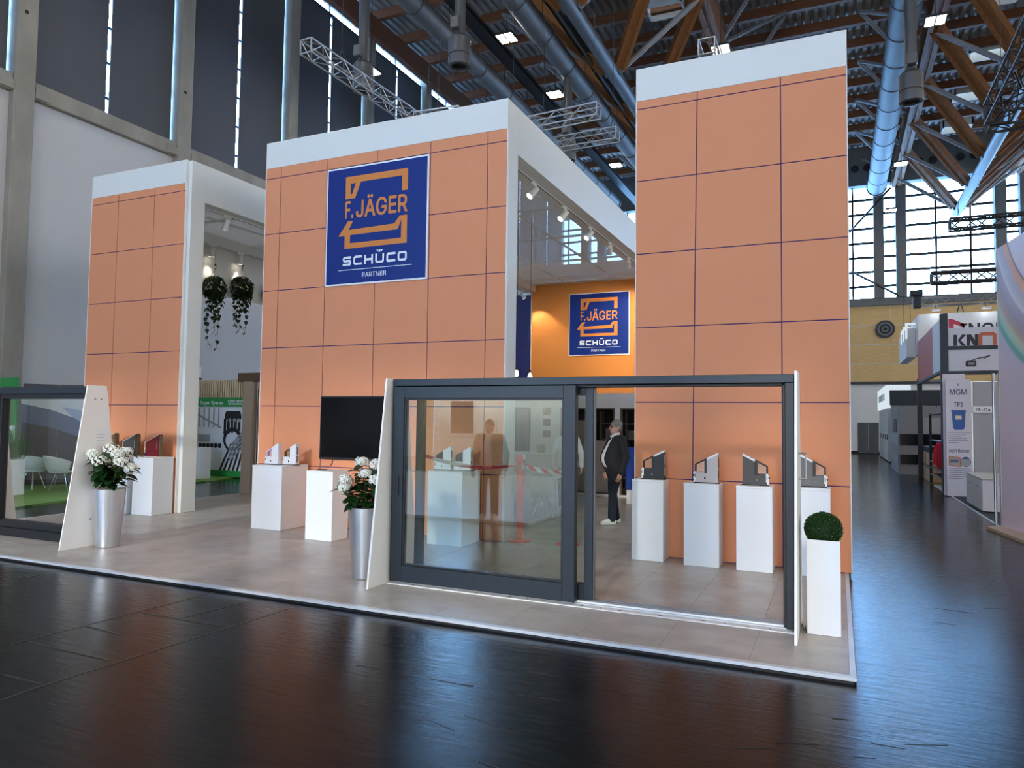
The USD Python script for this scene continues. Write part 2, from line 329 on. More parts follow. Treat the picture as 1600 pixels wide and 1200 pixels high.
for c in CY[5:9]:
    obj('anchor_hole', rod((WX-0.01, c-0.05, 12.2), (WX+0.012, c-0.05, 12.2), 0.05, 12), 'black', wl)
obj('eaves_beam', bx(WX-0.5, WX-0.1, CY[0], CY[-1], ZR-0.25, ZR), 'steel_dark', wl)
for k, (a, b) in enumerate(zip(CY[:-1], CY[1:])):
    w = thing(f'window_{k+1}', 'tall hall window behind closed charcoal roller blinds', 'window', (WX-0.3, (a+b)/2, SILL1), kind='structure')
    y0, y1 = a+0.26, b-0.26; ym = (y0+y1)/2
    obj('blind', rb(WX-0.34, WX-0.31, y0+0.02, ym-0.085, SILL1, BT, 0.004), 'blind', w)
    obj('blind', rb(WX-0.34, WX-0.31, ym+0.055, y1-0.05, SILL1, BT, 0.004), 'blind', w)
    obj('blind_bar', cat_([rb(WX-0.36, WX-0.29, y0+0.02, ym-0.085, SILL1, SILL1+0.05, 0.004), rb(WX-0.36, WX-0.29, ym+0.055, y1-0.05, SILL1, SILL1+0.05, 0.004)]), 'steel_dark', w)
    obj('mullion', bx(WX-0.46, WX-0.40, ym-0.035, ym+0.005, SILL1, ZR-0.25), 'steel_dark', w)
    for q in range(8):
        obj('transom', bx(WX-0.46, WX-0.41, y0, y1, SILL1+1.05*q+0.55, SILL1+1.05*q+0.62), 'steel_dark', w)
    obj('header', bx(WX-0.46, WX-0.36, y0, y1, BT-0.02, BT+0.14), 'steel_dark', w)

# far wall
wb = thing('wall_back', 'far hall wall of white render below pale wood boarding', 'wall', (6, Y1, 0), kind='structure')
obj('render', bx(WX, X1, Y1, Y1+0.4, 0, 4.4), 'far_white', wb)
obj('backing', bx(WX, X1, Y1+0.02, Y1+0.4, 4.4, 9.3), 'joint_white', wb)
FC = []
for k in range(-4, 6):
    FC += [2.43+6.45*k, 3.67+6.45*k]
edges = [WX]+[2.43+6.45*k+0.62 for k in range(-3, 5)]+[X1]
for a, b in zip(edges[:-1], edges[1:]):
    for j in range(4):
        obj('wood_board', bx(a+0.02, b-0.02, Y1+0.0, Y1+0.019, 4.45+1.215*j, 4.45+1.215*(j+1)-0.05), 'wood_panel', wb)
obj('sill_band', bx(WX, X1, Y1-0.25, Y1+0.4, 9.3, 9.75), 'grey_concrete', wb)
obj('head_beam', bx(WX, X1, Y1-0.3, Y1+0.4, 17.0, ZR), 'grey_concrete', wb)
for i in range(22):
    obj('beam_hole', rod((2.8+0.72*i-6, Y1-0.33, 18.1), (2.8+0.72*i-6, Y1-0.28, 18.1), 0.24, 16), 'black', wb)
for x in FC:
    obj('column', bx(x-0.28, x+0.28, Y1-0.4, Y1+0.3, 9.75, 17.0), 'grey_concrete', wb)
obj('baseboard', bx(WX, X1, Y1-0.03, Y1, 0, 0.15), 'black', wb)
obj('light_batten', bx(-2, X1, Y1-0.2, Y1-0.05, 4.35, 4.5), 'steel_dark', wb)
fw_ = thing('window_20', 'wide glazed front of the far hall wall with thin dark glazing bars', 'window', (6, Y1+0.2, 9.75), kind='structure')
for j in range(8):
    obj('glazing_bar', bx(WX, X1, Y1+0.15, Y1+0.22, 10.50+0.93*j, 10.64+0.93*j), 'steel_dark', fw_)
for k in range(-4, 5):
    for u in (0.35, 0.72) if k else (0.37, 0.72):
        x = 3.67+6.45*k+5.2*u
        obj('glazing_mullion', bx(x-0.05, x+0.05, Y1+0.15, Y1+0.22, 9.75, 17.0), 'steel_dark', fw_)
obj('glass_pane', bx(WX, X1, Y1+0.24, Y1+0.25, 9.75, 17.0), 'glass_clear', fw_)
d1 = thing('door_1', 'grey double fire door in the far white wall', 'door', (1.72, Y1, 0), kind='structure')
obj('leaf', rb(1.14, 1.70, Y1-0.06, Y1, 0.02, 1.95, 0.01), 'door_grey', d1); obj('leaf', rb(1.74, 2.31, Y1-0.06, Y1, 0.02, 1.95, 0.01), 'door_grey', d1)
obj('push_handle', rb(2.02, 2.06, Y1-0.12, Y1-0.06, 0.9, 1.2, 0.005), 'steel_grey', d1)
sp_ = thing('wall_speaker', 'round black loudspeaker on the pale wood boarding', 'loudspeaker', (2.73, Y1-0.1, 7.25))
sp0 = np.array([2.73, Y1-0.02, 7.79])
obj('housing', rod(sp0+[0, -0.14, 0], sp0, 0.55, 32), 'steel_dark', sp_)
for r_, m_ in ((0.42, 'steel_grey'), (0.32, 'black'), (0.20, 'steel_grey'), (0.11, 'black')):
    obj('ring', rod(sp0+[0, -0.15-0.02*(0.55-r_)*4, 0], sp0+[0, -0.1, 0], r_, 28), m_, sp_)

# right wall and the wall behind the photographer
wr = thing('wall_right', 'plain concrete side wall of the hall beyond the stands', 'wall', (X1, 10, 0), kind='structure')
obj('frosted_glazing', bx(X1+0.05, X1+0.1, Y0, Y1, 4.3, 16.5), 'pvc_white', wr); obj('lower_wall', bx(X1, X1+0.4, Y0, Y1, 0, 4.3), 'plaster', wr); obj('upper_wall', bx(X1, X1+0.4, Y0, Y1, 16.5, ZR), 'plaster', wr)
for k in range(14): obj('column', bx(X1, X1+0.5, -20+5*k, -19.5+5*k, 4.3, 16.5), 'grey_concrete', wr)
wf = thing('wall_front', 'hall wall with the tall window front behind the photographer', 'wall', (6, Y0, 0), kind='structure')
obj('frosted_glazing', bx(WX, X1, Y0-0.1, Y0-0.05, 0.4, 5.6), 'pvc_white', wf); obj('lower_wall', bx(WX, X1, Y0-0.4, Y0, 0, 0.4), 'plaster', wf)
obj('spandrel', bx(WX, X1, Y0-0.4, Y0, 5.6, 7.6), 'grey_concrete', wf); obj('upper_wall', bx(WX, X1, Y0-0.4, Y0, 11.2, ZR), 'grey_concrete', wf)
SL = [(-12.5, -9.2), (-8.6, -5.6), (-5.0, -2.2), (-1.6, 0.6), (2.0, 2.7)]
for a_, b_ in zip([WX]+[q[1] for q in SL], [q[0] for q in SL]+[X1]): obj('window_pier', bx(a_, b_, Y0-0.4, Y0, 7.6, 11.2), 'grey_concrete', wf)
for k in range(-2, 5): obj('column', bx(6.45*k-0.3, 6.45*k+0.3, Y0-0.1, Y0+0.15, 0.4, 5.6), 'grey_concrete', wf)

# roof: corrugated deck, purlins, timber trusses
ce = thing('ceiling', 'dark corrugated metal roof deck over timber purlins', 'ceiling', (6, 13, ZR), kind='structure')
xs, zs = [], []
x = WX-0.5; i = 0
prof = []
while x < X1:
    prof += [(x, ZR), (x+0.16, ZR), (x+0.20, ZR+0.09), (x+0.30, ZR+0.09)]; x += 0.34
prof = np.array(prof); n = len(prof)
v = np.vstack([np.c_[prof[:, 0], np.full(n, Y0), prof[:, 1]], np.c_[prof[:, 0], np.full(n, Y1), prof[:, 1]]])
i = np.arange(n-1); f = np.vstack([np.c_[i, n+i, i+1], np.c_[i+1, n+i, n+i+1]])
deck = trimesh.Trimesh(v, f, process=False); top = deck.copy(); top.apply_translation([0, 0, 0.15]); top.invert()
obj('edge_beam', rb(WX+0.75, WX+1.05, Y0, Y1-0.4, ZR-1.3, ZR-0.43, 0.01), 'wood_purlin', ce)
SKY = [(-6.4, 29.3), (6.4, 38.6), (6.0, 33.6), (6.4, 43.2), (6.4, 47.8), (-6.4, 36), (-6.4, 43), (13, 33), (13, 40)]
obj('roof_deck', cat_([deck, top]), 'deck', ce)
y = 10.6
while y < Y1-0.6:
    obj('purlin', rb(WX-0.3, X1, y-0.11, y+0.11, ZR-0.42, ZR-0.005, 0.01), 'wood_purlin', ce); y += 2.1
for (x, y) in SKY:
    s = thing('roof_skylight', f'bright roof light hatch with white shaft near the roof, {["over the trusses","beyond the right truss","nearest on the right","third on the right","last on the right","second over the aisle","far over the aisle","by the right edge","far right corner"][SKY.index((x,y))]}', 'skylight', (x, y, ZR-0.6), group=None)
    fr = cat_([bx(x-0.75, x-0.68, y-0.55, y+0.55, ZR-0.55, ZR-0.01), bx(x+0.68, x+0.75, y-0.55, y+0.55, ZR-0.55, ZR-0.01), bx(x-0.75, x+0.75, y-0.55, y-0.48, ZR-0.55, ZR-0.01), bx(x-0.75, x+0.75, y+0.48, y+0.55, ZR-0.55, ZR-0.01)])
    obj('shaft', fr, 'white_paint', s); obj('dome_panel', bx(x-0.68, x+0.68, y-0.48, y+0.48, ZR-0.12, ZR-0.08), 'skylight_glow', s)
    obj('glazing_bar', cat_([bx(x-0.02, x+0.02, y-0.48, y+0.48, ZR-0.16, ZR-0.12), bx(x-0.68, x+0.68, y-0.02, y+0.02, ZR-0.16, ZR-0.12)]), 'steel_dark', s)

def roof_truss(xc, label, y0=17.0, ys=30.5):
    t = thing('roof_truss', label, 'roof truss', (xc, 35, 14.3))
    zu, zl, hw = 17.1, 14.5, 3.1
    for s in (-1, 1):
        obj('upper_chord', cat_([rb(xc+s*hw-0.26, xc+s*hw-0.06, y0, Y1-0.35, zu-0.5, zu+0.65, 0.01), rb(xc+s*hw+0.06, xc+s*hw+0.26, y0, Y1-0.35, zu-0.5, zu+0.65, 0.01), bx(xc+s*hw-0.06, xc+s*hw+0.06, y0, Y1-0.35, zu-0.4, zu+0.6)]), 'wood_beam', t)
    obj('lower_chord', rod((xc, y0, zl), (xc, Y1-1.0, zl), 0.24, 20), 'steel_grey', t, smooth=30)
    yn = [ys+4.5*k for k in range(-3, 5)]
    for yu in yn:
        for s in (-1, 1):
            a = np.array([xc+s*hw, yu, zu-0.3]); b = np.array([xc+s*0.25, yu+4.5, zl+0.15])
            if b[1] < Y1-1.5:
                d = (b-a)/np.linalg.norm(b-a)
                off = np.cross(d, [0, 0, 1]); off = off/np.linalg.norm(off)*0.15
                obj('diagonal', cat_([beam(a-off, b-off, 0.13, 0.36), beam(a+off, b+off, 0.13, 0.36), beam(a, b, 0.18, 0.28)]), 'wood_beam', t)
            obj('strut', rod((xc+s*hw, yu+0.2, zu-0.4), (xc+s*0.2, yu+0.2, zl+0.1), 0.10, 10), 'steel_strut', t)
            obj('roof_strut', rod((xc+s*hw, yu, zu), (xc+s*(hw+2.4), yu+2.2, ZR-0.42), 0.085, 8), 'steel_strut', t)
            obj('roof_strut', rod((xc+s*hw, yu, zu), (xc+s*(hw+2.4), yu-2.2, ZR-0.42), 0.085, 8), 'steel_strut', t)
        obj('node_plate', rb(xc-0.3, xc+0.3, yu-0.15, yu+0.15, zl-0.1, zl+0.38, 0.01), 'steel_grey', t)
    return t
roof_truss(6.55, 'timber roof truss over the aisle, diagonals running down to a round steel chord')
roof_truss(-7.35, 'timber roof truss above the stand, beside the silver ducts', ys=29.3)
roof_truss(20.5, 'timber roof truss farthest from the blinds, beyond the aisle', ys=30.5)

# ducts
def duct(x, z, y0, y1, r, label, name='air_duct', flange=True):
    t = thing(name, label, 'air duct', (x, (y0+y1)/2, z-r))
    obj('pipe', rod((x, y0, z), (x, y1, z), r, 24), 'duct', t, smooth=30)
    y = y0+1.0
    while y < y1-0.4:
        obj('seam_ring', rod((x, y-0.02, z), (x, y+0.02, z), r+0.012, 24), 'steel_grey', t)
        obj('hanger', cat_([rod((x, y, z+r), (x, y, z+r+1.2), 0.012, 5), rod((x, y-0.015, z), (x, y+0.015, z), r+0.02, 24)]), 'steel_dark', t); y += 2.2
    obj('end_cap', rod((x, y1-0.01, z), (x, y1+0.05, z), r+0.05, 24), 'steel_grey', t)
    return t
duct(-11.7, 14.5, 15.0, 40, 0.34, 'silver air duct above the left stand tower, first from the blinds')
duct(-8.75, 14.5, 16.0, 44, 0.36, 'silver air duct running beside the round truss chord above the stand')
duct(2.3, 16.5, 22.0, 49.2, 0.52, 'large silver air duct ending at the far windows, right of the tower')
duct(10.6, 14.9, 24.0, 47, 0.5, 'silver air duct at the right edge under the roof')
# cable trays between
t = thing('cable_tray', 'dark cable tray with thin pipe running along the roof above the stand', 'cable tray', (-7.95, 30, 14.7))
obj('tray', cat_([bx(-8.25, -7.75, 16, 48, 14.9, 14.93), bx(-8.25, -8.22, 16, 48, 14.9, 15.05), bx(-7.78, -7.75, 16, 48, 14.9, 15.05)]), 'steel_dark', t)
obj('conduit', rod((-8.0, 16, 14.75), (-8.0, 48, 14.75), 0.06, 8), 'steel_grey', t)
t = thing('cable_tray', 'second dark cable tray along the roof beside the left duct', 'cable tray', (-11.0, 30, 14.7))
obj('tray', cat_([bx(-11.2, -10.7, 15, 48, 15.0, 15.03), bx(-11.2, -11.17, 15, 48, 15.0, 15.15), bx(-10.73, -10.7, 15, 48, 15.0, 15.15)]), 'steel_dark', t)

def jet(x, y, ztop, z0, r, label):
    t = thing('air_nozzle', label, 'air outlet', (x, y, z0))
    obj('drop_pipe', rod((x, y, z0+1.4*r*2), (x, y, ztop), r*0.5, 20), 'nozzle_grey', t, smooth=30)
    k = r
    obj('drum', lathe([(0, 2.9*k), (0.62*k, 2.9*k), (0.95*k, 2.55*k), (1.0*k, 2.5*k), (1.0*k, 1.05*k), (0.93*k, 1.0*k), (0.93*k, 0.85*k), (0, 0.85*k)], 32).apply_translation([x, y, z0]), 'nozzle_grey', t, smooth=30)
    obj('nozzle_ring', lathe([(0.72*k, 0.0), (0.98*k, 0.05*k), (1.02*k, 0.82*k), (0.9*k, 0.84*k), (0.70*k, 0.2*k), (0.72*k, 0.0)], 32).apply_translation([x, y, z0]), 'nozzle_grey', t, smooth=30)
    obj('dark_opening', rod((x, y, z0+0.25*k), (x, y, z0+0.3*k), 0.72*k, 24), 'black', t)
    obj('actuator', rb(x-0.12, x+0.12, y-r*0.75-0.1, y-r*0.6, z0+3.1*k, z0+4.2*k, 0.02), 'nozzle_grey', t)
jet(-8.87, 16.03, 14.15, 10.95, 0.29, 'cylindrical air outlet hanging above the middle tower, second from the blinds')
jet(-12.1, 16.3, 14.25, 11.0, 0.29, 'cylindrical air outlet hanging in front of the blinds above the left tower')
jet(1.65, 19.09, 18.7, 9.45, 0.265, 'cylindrical air outlet hanging right of the tall tower')
jet(-8.75, 23.9, 14.138, 11.1, 0.30, 'cylindrical air outlet hanging behind the short aluminium trusses')

LEDS = [((580, 112), -15.4, 21.2, 14.4, 'in front of the blinds'), (0, -9.9, 21.1, 14.45, 'between the two hanging air outlets'), (0, -9.9, 25.6, 14.45, 'above the short aluminium trusses'),
        (0, 2.9, 25.5, 14.5, 'beside the top of the aisle truss'), (0, 2.9, 39.2, 14.5, 'at the far end of the aisle truss'), (0, 2.9, 46.5, 14.2, 'against the far windows'), (0, -15.6, 31, 14.4, 'far along the blinds'), (0, -9.9, 34, 14.45, 'deep above the stand'), (0, -9.9, 40, 14.45, 'deepest above the stand')]
for i, (x, cw) in enumerate(zip((-15.5, -9.9, -3.5, 2.9, 9.5), ('nearest the blinds', 'second from the blinds', 'in the middle', 'fourth from the blinds', 'farthest from the blinds'))):
    for j, (y, rw) in enumerate(zip((-15.0, -8.0, -1.0, 6.0, 12.5), ('rearmost', 'second', 'third', 'fourth', 'front'))):
        LEDS.append((0, x, y, 14.4, f'{cw}, {rw} row from the rear wall'))
for i, (x, cw) in enumerate(zip((-3.5, 12.2, 17.0), ('hidden behind the tall tower', 'over the stands beyond the aisle', 'farther beyond the aisle'))):
    for j, (y, rw) in enumerate(zip((24.5, 29.0, 34.0, 39.0, 45.0), ('first', 'second', 'third', 'fourth', 'last'))):
        LEDS.append((0, x, y, 14.4, f'{cw}, {rw} of its line'))
for _, x, y, z, lab in LEDS:
    t = thing('hall_lamp', f'square four-panel hall lamp {lab}', 'ceiling lamp', (x, y, z))
    obj('housing', rb(x-0.30, x+0.30, y-0.30, y+0.30, z+0.03, z+0.11, 0.01), 'steel_dark', t)
    for sx in (-1, 1):
        for sy_ in (-1, 1):
            obj('lit_panel', rb(x+sx*0.15-0.125, x+sx*0.15+0.125, y+sy_*0.15-0.125, y+sy_*0.15+0.125, z, z+0.035, 0.01), 'led', t)
    obj('suspension', rod((x, y, z+0.1), (x, y, ZR-0.002), 0.012, 5), 'steel_dark', t)
    L = UsdLux.DiskLight.Define(stage, str(t.GetPath())+'/lamp_light'); light_common(L, LAMP, (1.0, 0.91, 0.79)); L.CreateRadiusAttr(0.22); L.AddTranslateOp().Set(Gf.Vec3d(0, 0, -0.01))

def alu_truss(p, q, s, label, mat='alu', drops=(0.2, 0.8), ztop=16.0, name='aluminium_truss', r=0.02):
    p, q = np.array(p, float), np.array(q, float); d = q-p; L = np.linalg.norm(d); d /= L
    side = np.cross(d, [0, 0, 1]); side /= np.linalg.norm(side); upv = np.array([0, 0, 1.0])
    t = thing(name, label, 'truss', tuple((p+q)/2))
    cs = [(a*side+b*upv)*s/2 for a, b in ((-1, -1), (1, -1), (1, 1), (-1, 1))]
    for c in cs: obj('chord', rod(p+c, q+c, r, 8), mat, t)
    n = max(2, int(round(L/(s*1.15)))); br = []
    for k in range(n):
        a0, a1 = p+d*L*k/n, p+d*L*(k+1)/n
        for i in range(4):
            c0, c1 = cs[i], cs[(i+1) % 4]
            br.append(rod(a0+c0, a1+c1, r*0.5, 5) if (k+i) % 2 else rod(a0+c1, a1+c0, r*0.5, 5))
    obj('bracing', cat_(br), mat, t)
    for e in (p, q):
        obj('end_frame', cat_([rod(e+cs[i], e+cs[(i+1) % 4], r*0.8, 6) for i in range(4)]), mat, t)
    for u in drops:
        e = p+d*L*u
        obj('sling', cat_([rod(e+cs[2], e+upv*(s*1.6), 0.008, 5), rod(e+cs[3], e+upv*(s*1.6), 0.008, 5), rod(e+upv*s*1.6, np.array([e[0], e[1], ztop]), 0.006, 5)]), 'steel_dark', t)
    return t
alu_truss((-9.3, 10.7, 9.0), (-9.15, 15.5, 9.0), 0.27, 'aluminium lighting truss slanting above the left of the middle tower', drops=(0.22, 0.9))
alu_truss((-8.35, 13.2, 8.35), (-7.3, 13.3, 8.35), 0.27, 'short stub of aluminium truss crossing just above the middle tower band', drops=(0.5,))
alu_truss((-9.1, 16.0, 9.0), (-5.0, 15.75, 9.05), 0.29, 'short aluminium truss above the middle canopy, nearer of the pair', drops=(0.45, 0.97))
alu_truss((-9.0, 17.3, 9.0), (-4.95, 17.15, 9.0), 0.29, 'short aluminium truss above the middle canopy, farther of the pair', drops=(0.5, 0.97))
alu_truss((-2.22, 13.7, 9.0), (-2.3, 18.7, 9.0), 0.30, 'aluminium truss seen end on above the tall right tower', drops=(0.03, 0.9))
alu_truss((5.0, 40, 11.5), (9.4, 40, 11.5), 0.5, 'upper dark truss hanging before the far windows', 'steel_dark', (0.08, 0.9), 17, r=0.055)
alu_truss((4.2, 40, 8.95), (10.5, 40, 8.95), 0.5, 'lower dark truss hanging before the far windows', 'steel_dark', (0.03, 0.9), 17, r=0.055)
alu_truss((3.09, 18.5, 8.59), (7.59, 18.5, 8.59), 0.45, 'dark truss with cables at the upper right edge, running across', 'steel_dark', (0.2, 0.9), 18.9, r=0.03)
alu_truss((3.19, 18.2, 8.59), (3.19, 13.0, 8.59), 0.45, 'dark truss with cables at the upper right edge, running forward', 'steel_dark', (0.1, 0.9), 18.9, r=0.03)
single('cable', tube([(3.09+.1+.12*math.sin(1.7*k), 18.2-.35*k, 8.49+.12*math.sin(2.3*k)) for k in range(12)], .025, 6), 'black', 'bundle of black cables lying inside the dark forward truss', 'cable')
for (x, y, z, r, sq, l) in ((6.05, 45, 7.75, 0.55, 0.25, 'thin black cable loop before the far windows, narrower one'), (8.25, 45, 7.7, 0.62, 0.9, 'thin black cable loop before the far windows, round one')):
    a = np.linspace(0, 2*np.pi, 25)
    t = single('cable_loop', cat_([tube([(x+r*sq*math.cos(u), y, z+r*math.sin(u)) for u in a], 0.032, 5), rod((x, y, z+r), (x, y, ZR), 0.008, 4)]), 'steel_dark', l, 'cable')
# tie rods right of the tower
single('tie_rod', rod((0.75, 50.06, 14.0), (3.1, 50.06, 16.6), 0.06, 6), 'steel_dark', 'dark wind brace rod rising before the far windows', 'brace rod')
single('tie_rod', rod((0.85, 50.06, 11.5), (3.5, 50.06, 9.8), 0.06, 6), 'steel_dark', 'dark wind brace rod falling before the far windows', 'brace rod')

# ---------------------------------------------------------------- the stand: platform
PZ, PY0, PY1, PXL, PXR = 0.05, 5.71, 21.9, -12.75, 0.105
pf = thing('stand_platform', 'low exhibition platform of grey-brown vinyl tiles with bright metal edge strip', 'platform', ((PXL+PXR)/2, (PY0+PY1)/2, 0))
obj('base_board', bx(PXL+0.02, PXR-0.015, PY0+0.015, PY1, 0.0, PZ-0.006), 'black', pf)
obj('joint_filler', bx(PXL+0.02, PXR-0.02, PY0+0.02, PY1, PZ-0.0062, PZ-0.0035), 'groove', pf)
tw, tl_ = 0.69, 1.25; ci = 0; x = PXR-0.045
while x > PXL+0.03:
    x0 = max(x-tw, PXL+0.03); y = PY0+0.045 - (0.62 if ci % 2 else 0.0)
    while y < 17.2:
        a, b = max(y, PY0+0.045), min(y+tl_, PY1)
        if b-a > 0.05: obj('floor_tile', bx(x0+0.0015, x-0.0015, a+0.0015, b-0.0015, PZ-0.006, PZ-0.002), 'vinyl' if (ci*7+int(y*3)) % 3 else 'vinyl2', pf)
        y += tl_
    x -= tw; ci += 1
obj('rear_flooring', bx(PXL+0.03, PXR-0.045, 17.2, PY1, PZ-0.006, PZ-0.002), 'vinyl', pf)
for a, b in ((PXL, -8.3), (-8.3, -4.9), (-4.9, -1.6), (-1.6, PXR)):
    obj('edge_strip', cat_([rb(a+0.001, b-0.001, PY0, PY0+0.055, PZ-0.004, PZ, 0.001), rb(a+0.001, b-0.001, PY0, PY0+0.005, PZ-0.026, PZ-0.0041, 0.001)]), 'alu_edge', pf)
for a, b in ((PY0+0.046, 8.0), (8.0, 12.0), (12.0, 17.0), (17.0, PY1)):
    obj('edge_strip', cat_([rb(PXR-0.045, PXR, a+0.001, b-0.001, PZ-0.004, PZ, 0.001), rb(PXR-0.005, PXR, a+0.001, b-0.001, PZ-0.022, PZ, 0.001)]), 'alu_edge', pf)
for a, b in ((PY0+0.046, 9.0), (9.0, 13.5), (13.5, PY1)):
    obj('edge_strip', rb(PXL, PXL+0.045, a+0.001, b-0.001, PZ-0.02, PZ, 0.001), 'alu_edge', pf)

YF, ZT = 9.61, 6.66
def tower_wall(name, label, x0, x1, xl, zl, zband, depth, ztop=ZT, skew=None):
    t = thing(name, label, 'wall', ((x0+x1)/2, YF+depth/2, PZ))
    obj('core', bx(x0+0.012, x1-0.012, YF+0.03, YF+depth, PZ, ztop-0.01), 'white_paint', t)
    obj('backing', bx(x0+0.013, x1-0.013, YF+0.011, YF+0.03, PZ, zband), 'navy_groove', t)
    xe, ze = [x0+0.013]+xl+[x1-0.013], [PZ+0.008]+zl+[zband]
    g = 0.0065
    for i in range(len(xe)-1):
        for j in range(len(ze)-1):
            a, b = xe[i]+(g if i else 0), xe[i+1]-(g if i < len(xe)-2 else 0)
            c, d = ze[j]+(g if j else 0), ze[j+1]-(g if j < len(ze)-2 else 0)
            m = rb(a, b, YF, YF+0.014, c, d, 0.002)
            if skew:
                v = np.array(m.vertices)
                for k, (xk, dx) in enumerate(skew):
                    near = np.abs(v[:, 0]-xk) < 0.03; v[near, 0] += dx*(v[near, 2]-3.3)
                m.vertices = v
            obj('panel', m, 'orange_fabric', t)
    obj('top_band', rb(x0+0.001, x1-0.001, YF-0.006, YF+0.06, zband, ztop, 0.003), 'white_paint', t)
    for e0, e1 in ((x0, x0+0.012), (x1-0.012, x1)):
        obj('edge_trim', rb(e0, e1, YF-0.006, YF+0.05, PZ, zband, 0.003), 'white_edge', t)
    return t
dep = 0.36
tower_wall('display_wall', 'middle orange panelled wall with the big blue sign and screen', -9.163, -4.464, [-8.82, -7.815, -6.81, -5.805, -4.80], [1.023, 2.023, 3.023, 4.023, 5.023, 6.010], 6.198, dep)
tower_wall('display_wall', 'narrow orange panelled wall at the far end of the stand, behind the coloured corner samples', -13.745, -11.11, [-12.953, -11.943], [1.021, 2.029, 3.037, 4.045, 5.053, 6.061], 6.205, dep, 6.65)
tower_wall('display_wall', 'tallest orange panelled tower behind four corner samples, beside the aisle', -2.515, 0.14, [-1.714, -0.634], [1.082, 2.095, 3.108, 4.12, 5.133, 6.146], 6.26, 1.0, 6.715, skew=[(-1.714, 0.012)])

def fixed(mesh): return mesh
def canopy(label, xr, xl, yb, ztop, zb, bars_x, bars_y, wr_=0.46, wl_=0.40):
    t = thing('canopy', label, 'canopy', ((xr+xl)/2, (YF+yb)/2, zb))
    ya = YF+dep
    obj('front_post', rb(xr-0.10, xr, YF+0.055, ya+0.02, PZ, ztop, 0.004), 'white_paint', t)
    obj('fascia_right', rb(xr-0.03, xr, ya+0.021, yb, zb, ztop, 0.003), 'white_paint', t)
    obj('beam_right', rb(xr-wr_, xr-0.031, ya+0.021, yb, zb+0.001, zb+0.32, 0.003), 'white_paint', t)
    obj('beam_left', rb(xl, xl+wl_, ya+0.021, yb, zb+0.001, ztop, 0.003), 'white_paint', t)
    obj('beam_front', rb(xl+wl_+0.001, xr-wr_-0.001, ya+0.0, ya+0.42, zb+0.001, ztop-0.02, 0.003), 'white_paint', t)
    obj('beam_rear', rb(xl+wl_+0.001, xr-wr_-0.001, yb-0.3, yb, zb+0.20, ztop, 0.003), 'white_paint', t)
    zf = zb+0.24
    obj('fabric_ceiling', bx(xl+wl_, xr-wr_, ya+0.42, yb-0.3, zf, zf+0.004), 'mesh_fabric', t)
    for y in bars_y: obj('cross_bar', rb(xl+wl_+0.001, xr-wr_-0.001, y-0.025, y+0.025, zf-0.05, zf-0.002, 0.004), 'white_paint', t)
    for x in bars_x: obj('long_bar', rb(x-0.02, x+0.02, ya+0.43, yb-0.31, zf-0.045, zf-0.003, 0.004), 'white_paint', t)
    return t
can = canopy('long white canopy running back from the middle wall with a see-through fabric ceiling', -4.464, -9.163, 21.1, 6.66, 5.92, [-6.1, -7.7], [11.2, 13.4, 15.7, 18.1, 20.0])
can2 = canopy('smaller white canopy behind the far orange wall, hanging plants on its side beam', -11.03, -13.74, 17.5, 6.645, 5.92, [-12.4], [11.6, 13.8, 15.9], wr_=0.34, wl_=0.16)
# fabric skirt hanging below the far beam
sk = []
ys = np.linspace(10.05, 17.4, 120)
v, f = [], []
for i, yy in enumerate(ys):
    for j, zz in enumerate(np.linspace(4.78, 5.91, 8)):
        v.append((-13.66+0.02*math.sin(yy*2.1+0.9*zz)+0.012*math.sin(6*yy-2*zz)*(1-j/8), yy, zz))
v = np.array(v)
for i in range(119):
    for j in range(7):
        a = i*8+j; f += [(a, a+8, a+1), (a+1, a+8, a+9)]
skm = trimesh.Trimesh(v, np.array(f), process=False); sk2 = skm.copy(); sk2.apply_translation([-0.004, 0, 0]); sk2.invert()
obj('fabric_skirt', cat_([skm, sk2]), 'white_paint', can2, smooth=True)
obj('skirt_hem', rb(-13.68, -13.645, 10.05, 17.4, 4.755, 4.785, 0.003), 'white_edge', can2)

# interior back wall in orange with second sign, navy wall beside it
t = thing('rear_wall', 'plain bright orange rear wall behind the smaller blue sign', 'wall', (-6.2, 21.3, PZ))
obj('board', bx(-8.93, -0.1, 21.2, 21.35, PZ, 6.32), 'orange_wall', t); obj('edge_trim', bx(-8.95, -8.93, 21.17, 21.35, PZ, 6.10), 'white_edge', t)
single('side_wall', bx(-10.6, -8.96, 21.3, 21.42, PZ, 5.87), 'navy_wall', 'dark navy wall strip left of the orange rear wall', 'wall')

